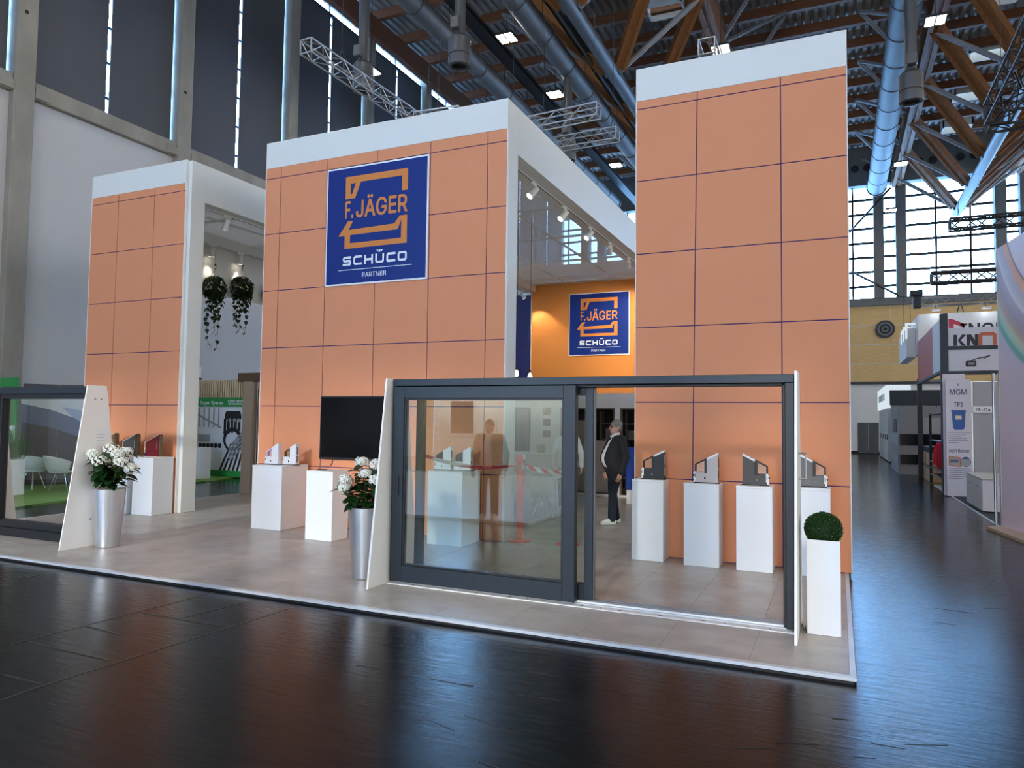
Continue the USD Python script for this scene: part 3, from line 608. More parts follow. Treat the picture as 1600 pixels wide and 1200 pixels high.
# ---------------------------------------------------------------- signs
def squarish(pts, w, closed=False):
    l = LineString(pts+[pts[0]] if closed else pts); return l.buffer(w/2, cap_style=2, join_style=2)
def corp_word(h):
    """the squarish seven-stroke wordmark as one shapely shape, height h"""
    w, g, s = 1.30, 0.36, 0.24; out = []; x = 0
    def put(*gs):
        nonlocal x
        out.extend(affinity.translate(q, x, 0) for q in gs); x += w+g
    r = lambda q: q.buffer(0.07).buffer(-0.14).buffer(0.07)
    e = s/2
    S = LineString([(w, 1-e), (e+.1, 1-e), (e, 1-e-.1), (e, 0.6), (e+.1, 0.5), (w-e-.1, 0.5), (w-e, 0.4), (w-e, e+.1), (w-e-.1, e), (0, e)]).buffer(e, cap_style=2, join_style=1)
    C = LineString([(w, 1-e), (e+.12, 1-e), (e, 1-e-.12), (e, e+.12), (e+.12, e), (w, e)]).buffer(e, cap_style=2, join_style=1)
    H = unary_union([sbox(0, 0, s, 1), sbox(w-s, 0, w, 1), sbox(0, 0.5-e, w, 0.5+e)])
    U = LineString([(e, 1), (e, e+.12), (e+.12, e), (w-e-.12, e), (w-e, e+.12), (w-e, 1)]).buffer(e, cap_style=2, join_style=1)
    crown = [Polygon([(0.12, 1.42), (0.40, 1.42), (0.50, 1.14)]), Polygon([(0.47, 1.42), (0.83, 1.42), (0.65, 1.14)]), Polygon([(0.90, 1.42), (1.18, 1.42), (0.80, 1.14)])]
    O = LineString([(w/2, 1-e), (e+.12, 1-e), (e, 1-e-.12), (e, e+.12), (e+.12, e), (w-e-.12, e), (w-e, e+.12), (w-e, 1-e-.12), (w-e-.12, 1-e), (w/2, 1-e)]).buffer(e, cap_style=2, join_style=1)
    put(S); put(C); put(H); put(U, *crown); put(C); put(O)
    return affinity.scale(unary_union(out), h, h, origin=(0, 0)), (x-g)*h
def sign(name, label, xc, yf, zc, size, sink=0.03):
    """square blue sign of edge length size, front at y = yf"""
    k = size/2.0
    t = thing(name, label, 'sign', (xc, yf+sink, zc-size/2))
    obj('board', rb(xc-size/2, xc+size/2, yf+0.004, yf+sink, zc-size/2, zc+size/2, 0.002), 'white_print', t)
    b = 0.03*k
    obj('blue_face', bx(xc-size/2+b, xc+size/2-b, yf, yf+0.004, zc-size/2+b, zc+size/2-b), 'navy', t, label='deep blue face')
    def P(poly, name, mat):
        m = extr(affinity.scale(poly, k, k, origin=(0, 0)), 0.003); return obj(name, xz(m, xc, yf, zc), mat, t)
    # local coordinates measured from the sign's centre (sign of 2 m)
    up_ = Polygon([(-.605, .825), (.615, .825), (.615, .47), (.505, .47), (.505, .715), (-.30, .715), (-.41, .45), (-.605, .45)])
    up_ = up_.difference(Polygon([(-.495, .705), (-.40, .705), (-.475, .525), (-.495, .525)]))
    P(up_, 'upper_frame_mark', 'logo_orange')
    lo_ = Polygon([(-.545, .07), (-.445, .07), (-.525, -.075), (.37, -.055), (.475, .065), (.615, .065), (.615, -.39), (-.605, -.39), (-.605, -.17), (-.735, -.17)])
    lo_ = lo_.difference(Polygon([(-.495, -.165), (.44, -.155), (.505, .0), (.505, -.30), (-.495, -.30)]))
    P(lo_, 'lower_frame_mark', 'logo_orange')
    for word, x0, x1, zb, h, nm in (('F.', -.605, -.44, .13, .275, 'lettering'), ('JÄGER', -.385, .615, .125, .275, 'lettering')):
        m = text(word, h*k, 0.003, True, (x1-x0)*k)
        obj(nm, xz(m, xc+x0*k, yf, zc+zb*k), 'logo_orange', t)
    W, wd = corp_word(0.155)
    W = affinity.translate(affinity.scale(W, 1.25/wd, 1.0, origin=(0, 0)), -.63, -.675)
    P(W, 'lettering', 'white_print')
    P(sbox(-.72, -.752, .72, -.742), 'rule_line', 'white_print')
    m = text('PARTNER', 0.075*k, 0.003, False, 0.47*k); obj('lettering', xz(m, xc-.235*k, yf, zc-.885*k), 'white_print', t)
    return t
sign('company_sign', 'large square blue sign with orange window mark on the middle orange wall', -6.80, YF-0.034, 5.0, 1.98)
sign('company_sign', 'smaller looking blue sign with orange window mark on the orange rear wall', -6.68, 21.165, 4.82, 1.94)

# ---------------------------------------------------------------- track lights
def spot(name, label, x, y, z, aim, power, group=None, lit=True):
    """track spotlight: adapter on the rail at z, head hanging below and aimed along aim"""
    t = thing(name, label, 'spotlight', (x, y, z), group=group)
    a = np.array(aim, float); a /= np.linalg.norm(a)
    obj('adapter', rb(x-0.022, x+0.022, y-0.10, y+0.10, z-0.045, z, 0.006), 'white_paint', t)
    obj('bracket', rod((x, y, z-0.045), (x, y, z-0.13), 0.012, 8), 'white_paint', t)
    c = np.array([x, y, z-0.15]); h0, h1 = c-a*0.09, c+a*0.13
    obj('head', rod(h0, h1, 0.045, 20, r2=0.068), 'white_paint', t, smooth=30)
    obj('lens', rod(h1-a*0.004, h1+a*0.004, 0.056, 20), 'lens', t)
    L = UsdLux.SphereLight.Define(stage, str(t.GetPath())+'/lamp_light')
    light_common(L, power, (1.0, 0.86, 0.70)); L.CreateRadiusAttr(0.03)
    p_ = h1+a*0.05-np.array([x, y, z])
    zax = -a; xax = np.cross([0, 1, 0.01], zax); xax /= np.linalg.norm(xax); yax = np.cross(zax, xax)
    L.AddTransformOp().Set(Gf.Matrix4d(*xax, 0, *yax, 0, *zax, 0, *p_, 1))
    sh = UsdLux.ShapingAPI.Apply(L.GetPrim()); sh.CreateShapingConeAngleAttr(32.0); sh.CreateShapingConeSoftnessAttr(0.6)
    return t
def track(name, label, x, y0, y1, z):
    t = thing(name, label, 'light track', (x, (y0+y1)/2, z-0.035))
    obj('rail', rb(x-0.018, x+0.018, y0, y1, z-0.035, z, 0.003), 'white_paint', t)
    obj('slot', bx(x-0.007, x+0.007, y0+0.02, y1-0.02, z-0.0365, z-0.0348), 'black', t)
    obj('feed_box', rb(x-0.022, x+0.022, y0-0.12, y0, z-0.04, z, 0.003), 'white_paint', t)
ZB = 5.92
track('light_track', 'white spotlight track under the right beam of the middle canopy', -4.70, 10.35, 20.4, ZB)
ords = ['first', 'second', 'third', 'fourth', 'fifth', 'sixth']
for i, y in enumerate((11.2, 12.7, 14.25, 15.7, 17.3, 19.0)):
    spot('track_spotlight', f'{ords[i]} white spotlight, counted from the front, on the middle canopy right track', -4.70, y, ZB-0.036, (-0.35, 0.9, -0.45) if i > 2 else (-0.42, -0.55, -0.72), 9000 if i > 2 else 2500)
spot('track_spotlight', 'white spotlight at the back corner above the navy wall strip', -9.0, 20.6, 5.91, (0.35, 0.45, -0.8), 2500)
track('light_track', 'white spotlight track under the near beam of the smaller canopy', -11.25, 10.3, 16.8, ZB)
spot('track_spotlight', 'white spotlight under the near beam of the smaller canopy', -11.25, 10.75, ZB-0.036, (-0.5, 0.1, -0.85), 2500)
track('light_track', 'white spotlight track under the plant side beam of the smaller canopy', -13.46, 10.4, 16.8, ZB)
obj('rail_bracket', bx(-13.60, -13.42, 10.3, 16.9, ZB, ZB+0.02), 'white_paint', can2)
for i, y in enumerate((12.45, 13.35, 14.6)):
    spot('track_spotlight', f'{ords[i]} lit spotlight above the hanging plants, counted from the front', -13.46, y, ZB-0.036, (-0.25, 0.1, -0.95), 420)

# ---------------------------------------------------------------- sliding door display (right) and fixed window display (left)
def ring_frame(x0, x1, z0, z1, w, y0, y1, b=0.004, wb=None):
    """four mitre-look members of a rectangular frame, returned one by one"""
    wb = wb or w
    return [rb(x0, x0+w, y0, y1, z0, z1, b), rb(x1-w, x1, y0, y1, z0, z1, b), rb(x0+w, x1-w, y0, y1, z1-w, z1, b), rb(x0+w, x1-w, y0, y1, z0, z0+wb, b)]
def end_plate(t, x, yc, thick, ztop, wt, wbm):
    poly = Polygon([(yc-wbm, 0), (yc+wbm, 0), (yc+wt, ztop-PZ), (yc-wt, ztop-PZ)])
    m = extr(poly, thick); v = np.asarray(m.vertices); m.vertices = np.c_[x+v[:, 2], v[:, 0], v[:, 1]+PZ]
    return obj('end_plate', m, 'white_edge', t)
DX0, DX1, DYC = -4.47, -0.345, 6.80
sd = thing('sliding_door_display', 'tall grey sliding door in a white-sided stand, right half open', 'display door', ((DX0+DX1)/2, DYC, PZ))
end_plate(sd, DX0-0.03, DYC, 0.022, 2.27, 0.20, 0.48); end_plate(sd, DX1+0.008, DYC, 0.022, 2.285, 0.20, 0.48)
ZH = 2.265
obj('frame_head', rb(DX0, DX1, DYC-0.10, DYC+0.12, ZH-0.075, ZH, 0.004), 'anthracite', sd)
obj('frame_jamb', rb(DX0, DX0+0.05, DYC-0.10, DYC+0.12, PZ+0.02, ZH-0.076, 0.004), 'anthracite', sd)
obj('frame_jamb', rb(DX1-0.075, DX1, DYC-0.10, DYC+0.12, PZ+0.02, ZH-0.076, 0.004), 'anthracite_dark', sd)
obj('jamb_channel', rb(DX1-0.10, DX1-0.076, DYC-0.04, DYC+0.10, PZ+0.02, ZH-0.076, 0.003), 'black', sd)
obj('head_channel', rb(DX0+0.06, DX1-0.08, DYC-0.04, DYC+0.10, ZH-0.10, ZH-0.077, 0.003), 'black', sd)
obj('threshold', rb(DX0, DX1, DYC-0.06, DYC+0.16, PZ, PZ+0.018, 0.002), 'alu_edge', sd)
for k, yy in enumerate((DYC-0.02, DYC+0.05, DYC+0.12)): obj('threshold_rail', rb(DX0, DX1, yy-0.008, yy+0.008, PZ+0.018, PZ+0.034, 0.002), 'alu' if k else 'white_edge', sd)
obj('fixing_strip', rb(DX0, DX1, DYC-0.16, DYC-0.062, PZ, PZ+0.010, 0.002), 'white_edge', sd)
for k in range(22):
    xk = DX0+0.12+k*0.19
    obj('fixing_slot', bx(xk-0.018, xk+0.018, DYC-0.125, DYC-0.108, PZ+0.0101, PZ+0.0108), 'steel_dark', sd) if k % 2 else obj('fixing_screw', rod((xk, DYC-0.115, PZ+0.01), (xk, DYC-0.115, PZ+0.0115), 0.008, 8), 'steel_grey', sd)
# front sash
SX0, SX1, SY0, SY1 = -4.43, -2.335, DYC-0.13, DYC-0.045
for nm, m in zip(('sash_stile', 'sash_stile', 'sash_rail', 'sash_rail'), ring_frame(SX0, SX1, PZ+0.03, ZH-0.085, 0.125, SY0, SY1, 0.004, 0.175)):
    obj(nm, m, 'anthracite', sd)
for nm, m in zip(['glazing_bead']*4, ring_frame(SX0+0.126, SX1-0.126, PZ+0.206, ZH-0.211, 0.018, SY0+0.012, SY1-0.012, 0.002)): obj(nm, m, 'anthracite_dark', sd)
obj('glass', bx(SX0+0.13, SX1-0.13, SY0+0.025, SY0+0.031, PZ+0.21, ZH-0.215), 'glass', sd)
obj('glass', bx(SX0+0.13, SX1-0.13, SY0+0.055, SY0+0.059, PZ+0.21, ZH-0.215), 'glass_clear', sd)
obj('lift_handle', cat_([rb(SX0+0.05, SX0+0.08, SY0-0.012, SY0, 1.0, 1.22, 0.003)]), 'anthracite_dark', sd)
# rear sash, pushed behind the front one
RX0, RX1, RY0, RY1 = -4.24, -2.20, DYC+0.02, DYC+0.10
for nm, m in zip(('sash_stile', 'sash_stile', 'sash_rail', 'sash_rail'), ring_frame(RX0, RX1, PZ+0.036, ZH-0.09, 0.085, RY0, RY1, 0.004, 0.15)):
    obj(nm, m, 'anthracite', sd)
obj('seal_strip', rb(RX1, RX1+0.012, RY0+0.02, RY1-0.02, PZ+0.04, ZH-0.10, 0.002), 'steel_grey', sd)
obj('glass', bx(RX0+0.09, RX1-0.09, RY0+0.03, RY0+0.036, PZ+0.19, ZH-0.18), 'glass', sd)
for k in range(2):
    for zz in (1.36, 1.58): obj('bolt', rod((DX1+0.03, DYC-0.10+0.1*k, zz), (DX1+0.10, DYC-0.10+0.1*k, zz), 0.008, 8), 'alu', sd) if k == 0 else None
obj('bolt_bar', rod((DX1+0.09, DYC-0.10, 1.36), (DX1+0.09, DYC-0.10, 1.58), 0.005, 8), 'alu', sd)

# left display: fixed window in a dark frame
LX0, LX1, LYC = -11.60, -9.40, 6.78
ld = thing('window_display', 'low black framed window between white trapezoid side plates, far left of the platform', 'display window', ((LX0+LX1)/2, LYC, PZ))
end_plate(ld, LX1+0.10, LYC-0.10, 0.022, 2.235, 0.14, 0.44); end_plate(ld, LX0-0.03, LYC-0.10, 0.022, 2.235, 0.14, 0.44)
ZL = 2.225
obj('frame_head', rb(LX0, LX1+0.09, LYC-0.12, LYC+0.08, ZL-0.10, ZL, 0.005), 'anthracite', ld)
obj('frame_jamb', rb(LX0, LX0+0.12, LYC-0.12, LYC+0.08, PZ, ZL-0.101, 0.005), 'anthracite_dark', ld)
obj('frame_jamb', rb(LX1-0.02, LX1+0.09, LYC-0.12, LYC+0.08, PZ, ZL-0.101, 0.005), 'anthracite_dark', ld)
obj('frame_sill', rb(LX0+0.121, LX1-0.021, LYC-0.12, LYC+0.08, PZ, PZ+0.12, 0.005), 'anthracite_dark', ld)
for nm, m in zip(('sash_stile', 'sash_stile', 'sash_rail', 'sash_rail'), ring_frame(LX0+0.122, LX1-0.022, PZ+0.121, ZL-0.102, 0.07, LYC-0.085, LYC+0.04, 0.004, 0.10)): obj(nm, m, 'anthracite_dark', ld)
obj('glass', bx(LX0+0.19, LX1-0.09, LYC-0.03, LYC-0.024, PZ+0.22, ZL-0.17), 'glass_clear', ld)
obj('info_sticker', bx(LX1+0.1225, LX1+0.1235, LYC-0.10, LYC+0.12, 1.40, 1.62), 'white_print', ld)
for k in range(4): obj('sticker_text', bx(LX1+0.1236, LX1+0.124, LYC-0.08, LYC+0.02+0.02*(k % 2), 1.44+0.04*k, 1.446+0.04*k), 'poster_grey', ld)
for z in (2.05, 0.42):
    for dy in (-0.03, 0.06): obj('bolt', rod((LX1+0.122, LYC-0.1+dy, z), (LX1+0.128, LYC-0.1+dy, z), 0.014, 10), 'alu', ld)

# ---------------------------------------------------------------- white plinths
def plinth(label, x0, x1, y0, y1, h=1.075):
    t = thing('display_plinth', label, 'plinth', ((x0+x1)/2, (y0+y1)/2, PZ))
    obj('box', rb(x0, x1, y0, y1, PZ, PZ+h-0.03, 0.003), 'white_plinth', t)
    obj('top_board', rb(x0-0.002, x1+0.002, y0-0.002, y1+0.002, PZ+h-0.03, PZ+h, 0.004), 'white_plinth', t)
    return t
PL = [('white plinth under the black corner sample, first of four before the tower', -2.455, -2.045, 9.25, 9.60, 1.035), ('white plinth under the beige corner sample, second of four before the tower', -1.775, -1.345, 9.19, 9.55, 1.02),
      ('white plinth under the dark brown corner sample, third of four before the tower', -1.14, -0.725, 9.18, 9.54, 1.02), ('white plinth under the grey corner sample, behind the boxwood planter', -0.41, -0.09, 9.20, 9.55, 1.03),
      ('wide white plinth carrying two white corner samples beside the screen', -8.60, -7.99, 8.91, 9.52, 1.01), ('slimmer white plinth in front of the wall screen', -7.14, -6.66, 8.48, 8.86, 1.005),
      ('white plinth with two samples standing behind the sliding door glass', -5.38, -4.82, 9.0, 9.56, 1.04), ('white plinth under the dark red corner sample', -11.63, -11.12, 9.12, 9.56, 1.03),
      ('white plinth under the slate grey corner sample, partly behind the hydrangea', -12.25, -11.74, 9.10, 9.54, 1.03), ('white plinth under the olive corner sample, mostly behind the side plate', -12.85, -12.36, 9.10, 9.54, 1.03)]
for a in PL: plinth(*a)

def sample(label, x, y, z, frame, white, w=0.28, h=0.37, d=0.085, flip=False, glassy=True, cut='pvc_white', solid=False, edge='black', rz=0.0):
    """cut corner of a window: bottom rail, stile, glazing unit, slanted cut showing the profile"""
    t = thing('corner_sample', label, 'window sample', (x, y, z), rz)
    def L(m):
        m = m.copy()
        if flip: m.apply_scale([-1, 1, 1]); m.invert()
        return m
    def O(n, m, mat, **k): return obj(n, L(m), mat, t, local=True, **k)
    hl = h*0.62; sl = (h-hl)/w
    def pz(px): return hl+sl*(px+w/2)
    def slab(poly, y0, y1):
        m = extr(poly, y1-y0); v = np.asarray(m.vertices); m.vertices = np.c_[v[:, 0], y1-v[:, 2], v[:, 1]]; return m
    CT = 0.012 if solid else 0.026
    X0, X1_ = -w/2, w/2; xs_ = X0+w*(0.52 if not solid else 0.30); zr = h*0.33
    O('base_board', rb(X0-0.01, X1_+0.015, -d/2-0.01, d/2+0.02, 0, 0.010, 0.002), 'black' if not solid else 'pale_wood')
    O('stile', slab(Polygon([(xs_, 0.011), (X1_, 0.011), (X1_, pz(X1_)-CT), (xs_, pz(xs_)-CT)]), -d/2, d/2), frame)
    O('rail', slab(Polygon([(X0+0.012, 0.011), (xs_-0.001, 0.011), (xs_-0.001, zr), (X0+0.012, zr)]), -d/2, d/2), frame)
    O('sash_step', slab(Polygon([(xs_-0.028, zr), (xs_-0.001, zr), (xs_-0.001, pz(xs_)-0.014), (xs_-0.028, pz(xs_-0.028)-0.014)]), -d/2+0.012, d/2-0.004), edge)
    O('sash_step', slab(Polygon([(X0+0.014, zr+0.001), (xs_-0.03, zr+0.001), (xs_-0.03, zr+0.016), (X0+0.014, zr+0.016)]), -d/2+0.012, d/2-0.004), frame)
    if glassy:
        O('glass', slab(Polygon([(X0+0.02, zr+0.017), (xs_-0.029, zr+0.017), (xs_-0.029, pz(xs_-0.029)-0.02), (X0+0.02, pz(X0+0.02)-0.02)]), -0.012, -0.006), 'glass_clear')
    O('glass_edge', cat_([slab(Polygon([(X0+0.002, zr*0.75), (X0+0.02, zr*0.75), (X0+0.02, pz(X0+0.02)-0.004), (X0+0.002, pz(X0)-0.004)]), -d/2+0.02, d/2-0.012),
                          slab(Polygon([(X0+0.02, pz(X0+0.02)-0.022), (xs_-0.002, pz(xs_)-0.022), (xs_-0.002, pz(xs_)-0.002), (X0+0.02, pz(X0+0.02)-0.002)]), -d/2+0.02, d/2-0.012)]), edge if not solid else cut)
    # cut faces showing the white chambers
    O('cut_face', slab(Polygon([(xs_, pz(xs_)-CT), (X1_, pz(X1_)-CT), (X1_, pz(X1_)), (xs_, pz(xs_))]), -d/2, d/2), cut)
    O('chamber', cat_([slab(Polygon([(xs_+u*(X1_-xs_), pz(xs_+u*(X1_-xs_))), (xs_+q*(X1_-xs_), pz(xs_+q*(X1_-xs_))), (xs_+q*(X1_-xs_), pz(xs_+q*(X1_-xs_))+0.0015), (xs_+u*(X1_-xs_), pz(xs_+u*(X1_-xs_))+0.0015)]), -d/2+0.02, d/2-0.02) for u, q in ((0.18, 0.4), (0.55, 0.82))]), 'black')
    O('cut_face', cat_([rb(X0-0.012, X0+0.0115, -d/2-0.003, d/2, 0.011, zr*0.5, 0.002), rb(X0-0.018, X0+0.0115, -d/2+0.012, d/2, zr*0.52, zr, 0.002), rb(X0-0.004, X0+0.022, -d/2-0.004, -d/2+0.01, zr*0.35, zr*1.15, 0.002)]), cut)
    O('chamber', cat_([rb(X0-0.013, X0-0.0065, -d/2-0.0045, d/2-0.03, 0.03, zr*0.34, 0.001), rb(X0-0.0195, X0-0.0065, -d/2+0.010, d/2-0.03, zr*0.62, zr*0.82, 0.001), rb(X0+0.004, X0+0.014, -d/2-0.0055, -d/2-0.003, zr*0.55, zr*0.9, 0.001)]), 'black')
    if solid:
        O('cut_face', slab(Polygon([(X0, 0.011), (X0+0.014, 0.011), (X0+0.014, pz(X0)), (X0, pz(X0))]), -d/2-0.002, d/2), cut)
        O('cut_face', slab(Polygon([(X0+0.014, pz(X0)-0.004), (xs_, pz(xs_)-0.004), (xs_, pz(xs_)+0.006), (X0, pz(X0)+0.006)]), -d/2-0.002, d/2), cut)
        O('fill_panel', slab(Polygon([(X0+0.015, zr), (xs_, zr), (xs_, pz(xs_)-0.005), (X0+0.015, pz(X0)-0.005)]), -d/2+0.004, d/2-0.004), frame)
        O('metal_strip', rb(X1_-0.05, X1_-0.035, -d/2-0.004, -d/2, h*0.35, h*0.72, 0.001), 'alu')
        O('side_board', rb(X1_+0.001, X1_+0.016, -d/2+0.01, d/2, 0.011, h*0.93, 0.002), 'sample_brown')
        O('black_foot', rb(X0-0.012, X0+0.03, -d/2-0.012, -d/2-0.003, 0.011, 0.075, 0.002), 'print_navy')
    else:
        O('badge', rb(xs_-0.032, xs_-0.012, -d/2-0.002, -d/2, zr*0.4, zr*0.62, 0.0005), white)
        O('seal', cat_([rb(X1_, X1_+0.006, -d/2+0.02, -d/2+0.04, 0.05, h*0.42, 0.001), rb(X1_, X1_+0.006, -d/2+0.02, -d/2+0.04, h*0.5, h*0.82, 0.001)]), edge if frame != 'sample_black' else 'alu')
    return t
sample('black cut window corner on the first plinth before the tower', -2.20, 9.40, PZ+1.0355, 'sample_black', 'steel_grey', 0.29, 0.385)
sample('beige cut window corner with black glass edge on the second plinth before the tower', -1.52, 9.36, PZ+1.0205, 'sample_beige', 'sample_red', 0.29, 0.385)
sample('dark brown cut window corner facing the other way on the third plinth', -0.93, 9.36, PZ+1.0205, 'sample_dark', 'steel_grey', 0.29, 0.385, flip=True)
sample('grey cut window corner facing the aisle, right of the sliding door', -0.275, 9.38, PZ+1.0305, 'sample_grey', 'steel_grey', 0.28, 0.385, flip=True)
sample('white cut window corner with lilac edge, first of the pair on the wide plinth', -8.40, 9.16, PZ+1.0105, 'pvc_white', 'black', 0.26, 0.35, edge='sample_lilac')
sample('white cut window corner with brown edge, second of the pair on the wide plinth', -8.10, 9.24, PZ+1.0105, 'pvc_white', 'black', 0.26, 0.35, edge='oak_dark')
sample('white cut window corner behind the sliding door glass, first of the pair', -5.26, 9.25, PZ+1.0405, 'pvc_white', 'black', 0.26, 0.35)
sample('white cut window corner behind the sliding door glass, second of the pair', -4.96, 9.30, PZ+1.0405, 'pvc_white', 'black', 0.26, 0.35)
sample('dark red wooden window corner with pale cut edge', -11.38, 9.33, PZ+1.0305, 'sample_red', 'alu', 0.36, 0.42, solid=True, glassy=False, cut='pale_wood')
sample('slate grey wooden window corner with pale cut edge', -11.97, 9.33, PZ+1.0305, 'sample_slate', 'alu', 0.36, 0.42, solid=True, glassy=False, cut='pale_wood')
sample('olive brown wooden window corner beside the white side plate', -12.55, 9.33, PZ+1.0305, 'sample_brown', 'alu', 0.36, 0.42, solid=True, glassy=False, cut='pale_wood')
t = thing('remote_control', 'small black remote lying on the slim plinth under the screen', 'remote control', (-6.98, 8.64, PZ+1.005))
obj('body', rb(-7.06, -6.90, 8.62, 8.66, PZ+1.005, PZ+1.02, 0.004), 'black', t); obj('buttons', bx(-7.04, -6.92, 8.63, 8.65, PZ+1.02, PZ+1.0215), 'steel_grey', t)

# screen on the middle wall
tv = thing('wall_screen', 'large black flat screen mounted on the middle orange wall', 'television', (-7.12, YF-0.05, 1.15))
obj('housing', rb(-7.79, -6.44, YF-0.06, YF-0.01, 1.155, 2.185, 0.006), 'black', tv)
obj('display', bx(-7.765, -6.465, YF-0.0625, YF-0.06, 1.19, 2.165), 'black_gloss', tv)
obj('wall_bracket', bx(-7.3, -6.9, YF-0.012, YF-0.001, 1.4, 1.9), 'black', tv)
obj('power_cable', tube([(-7.55, YF-0.02, 1.16), (-7.56, YF-0.012, 1.09), (-7.6, YF-0.012, 1.05)], 0.006), 'black', tv)

# ---------------------------------------------------------------- plants
def leaf_mesh(p, d, upv, L, W, droop=0.25, heart=False, n=4):
    """one leaf with a folded midrib: base p, direction d"""
    d = np.array(d, float); d /= np.linalg.norm(d); s = np.cross(d, upv); ln = np.linalg.norm(s)
    s = s/ln if ln > 1e-6 else np.array([1.0, 0, 0]); u = np.cross(s, d)
    V = []; prof_ = [(0, .03), (.15, .62), (.38, 1.0), (.62, .88), (.84, .48), (1.0, .02)] if not heart else [(-.08, .35), (.1, .95), (.32, 1.0), (.58, .72), (.82, .34), (1.0, .02)]
    for t_, w_ in prof_:
        c = np.array(p)+d*L*t_-u*droop*L*t_*t_
        V += [c-s*W/2*w_+u*0.12*W*w_, c, c+s*W/2*w_+u*0.12*W*w_]
    F = []
    for i in range(len(prof_)-1):
        a = 3*i
        F += [(a, a+1, a+4), (a, a+4, a+3), (a+1, a+2, a+5), (a+1, a+5, a+4)]
    return trimesh.Trimesh(np.array(V), np.array(F), process=False)
def unit(v): v = np.array(v, float); return v/np.linalg.norm(v)
def vase_mesh(r0, r1, h):
    return lathe([(0, 0), (r0, 0), (r0+0.004, 0.01), ((r0+r1)/2+0.004, h*0.5), (r1-0.004, h-0.01), (r1, h-0.004), (r1-0.006, h), (r1-0.016, h-0.002), (r1-0.03, h-0.05), (0, h-0.05)], 48)
def hydrangea(label, plabel, x, y, seed, heads, r0=0.14, r1=0.205, h=0.79, spread=1.0):
    g = np.random.default_rng(seed)
    t = thing('vase_planter', plabel, 'planter', (x, y, PZ))
    obj('vase', vase_mesh(r0, r1, h), 'silver_vase', t, local=True, smooth=40)
    obj('gravel_top', rod((0, 0, h-0.052), (0, 0, h-0.028), r1-0.025, 28), 'pebbles', t, local=True)
    P = thing('hydrangea', label, 'plant', (x, y, PZ+h-0.03))
    base = np.array([0, 0, 0.0]); tips = []
    for k, (hx, hy, hz, hr) in enumerate(heads):
        q = np.array([hx, hy, hz]); b = base+np.array([g.uniform(-.05, .05), g.uniform(-.05, .05), -0.02])
        mid = b+(q-b)*0.55+np.array([g.uniform(-.02, .02), g.uniform(-.02, .02), -0.03])
        obj('stem', tube([b, mid, q-np.array([0, 0, hr*0.4])], 0.006, 6), 'stem', P, local=True); tips.append((b, mid, q))
        # flower head: florets of four petals over a dome
        pet, cen = [], []
        nf = 34
        for i in range(nf):
            u = 1-1.55*(i+0.5)/nf; ph = i*2.39996; rr = math.sqrt(max(0, 1-u*u))
            nrm = unit([rr*math.cos(ph), rr*math.sin(ph), u]); c = q+nrm*hr*np.array([1, 1, 0.72])*g.uniform(.78, 1.08)
            s = unit(np.cross(nrm, [0.3, 0.5, 0.8])); w_ = np.cross(nrm, s); a0 = g.uniform(0, 1.5); R_ = 0.026
            for j in range(4):
                a = a0+j*math.pi/2; dd = s*math.cos(a)+w_*math.sin(a); ee = -s*math.sin(a)+w_*math.cos(a)
                V = [c, c+dd*R_*.55+ee*R_*.48+nrm*.004, c+dd*R_*1.05+nrm*.001, c+dd*R_*.55-ee*R_*.48+nrm*.004]
                pet.append(trimesh.Trimesh(np.array(V), np.array([[0, 1, 2], [0, 2, 3]]), process=False))
            cen.append(ico(c+nrm*.003, 0.004, 0))
        fh = obj('flower_head', cat_(pet), 'petal', P, local=True, label='white flower head of many florets', kind='stuff')
        obj('floret_centres', cat_(cen), 'petal_centre', fh, local=True, kind='stuff')
    nl = 118
    for i in range(nl):
        b, mid, q = tips[i % len(tips)]; f_ = g.uniform(0.25, 1.0)
        c = mid+(q-mid)*(f_-.55)/.45 if f_ > .55 else b+(mid-b)*f_/.55
        ph = i*2.39996+g.uniform(-.4, .4); d = unit([math.cos(ph), math.sin(ph), g.uniform(-.35, .4)])
        L = g.uniform(0.13, 0.22)*spread
        if c[0]+d[0]*L < -.235 and seed == 5: d[0] = abs(d[0])
        obj('leaf', leaf_mesh(c, d, (0, 0, 1), L, L*0.62, g.uniform(.1, .45)), 'leaf', P, local=True, smooth=True)
    return P
hydrangea('white flowering hydrangea in the silver vase beside the sliding door display', 'tall silver vase planter beside the sliding door display', -4.86, 6.80, 3,
          [(-0.26, -.05, .32, .085), (-.12, .06, .52, .085), (.03, -.08, .40, .075), (.10, .03, .50, .09), (.20, -.12, .34, .08), (-.20, -.16, .24, .08), (.04, .2, .44, .08)], spread=1.0)
hydrangea('white flowering hydrangea in the silver vase beside the left window display', 'tall silver vase planter beside the left window display', -9.06, 6.76, 5,
          [(-.15, -.10, .42, .10), (-.03, .02, .55, .115), (.02, -.18, .40, .11), (.20, -.05, .50, .09), (.30, -.08, .40, .10), (.14, .12, .52, .09), (-.10, -.2, .5, .09), (.36, .02, .32, .08)], spread=1.1)
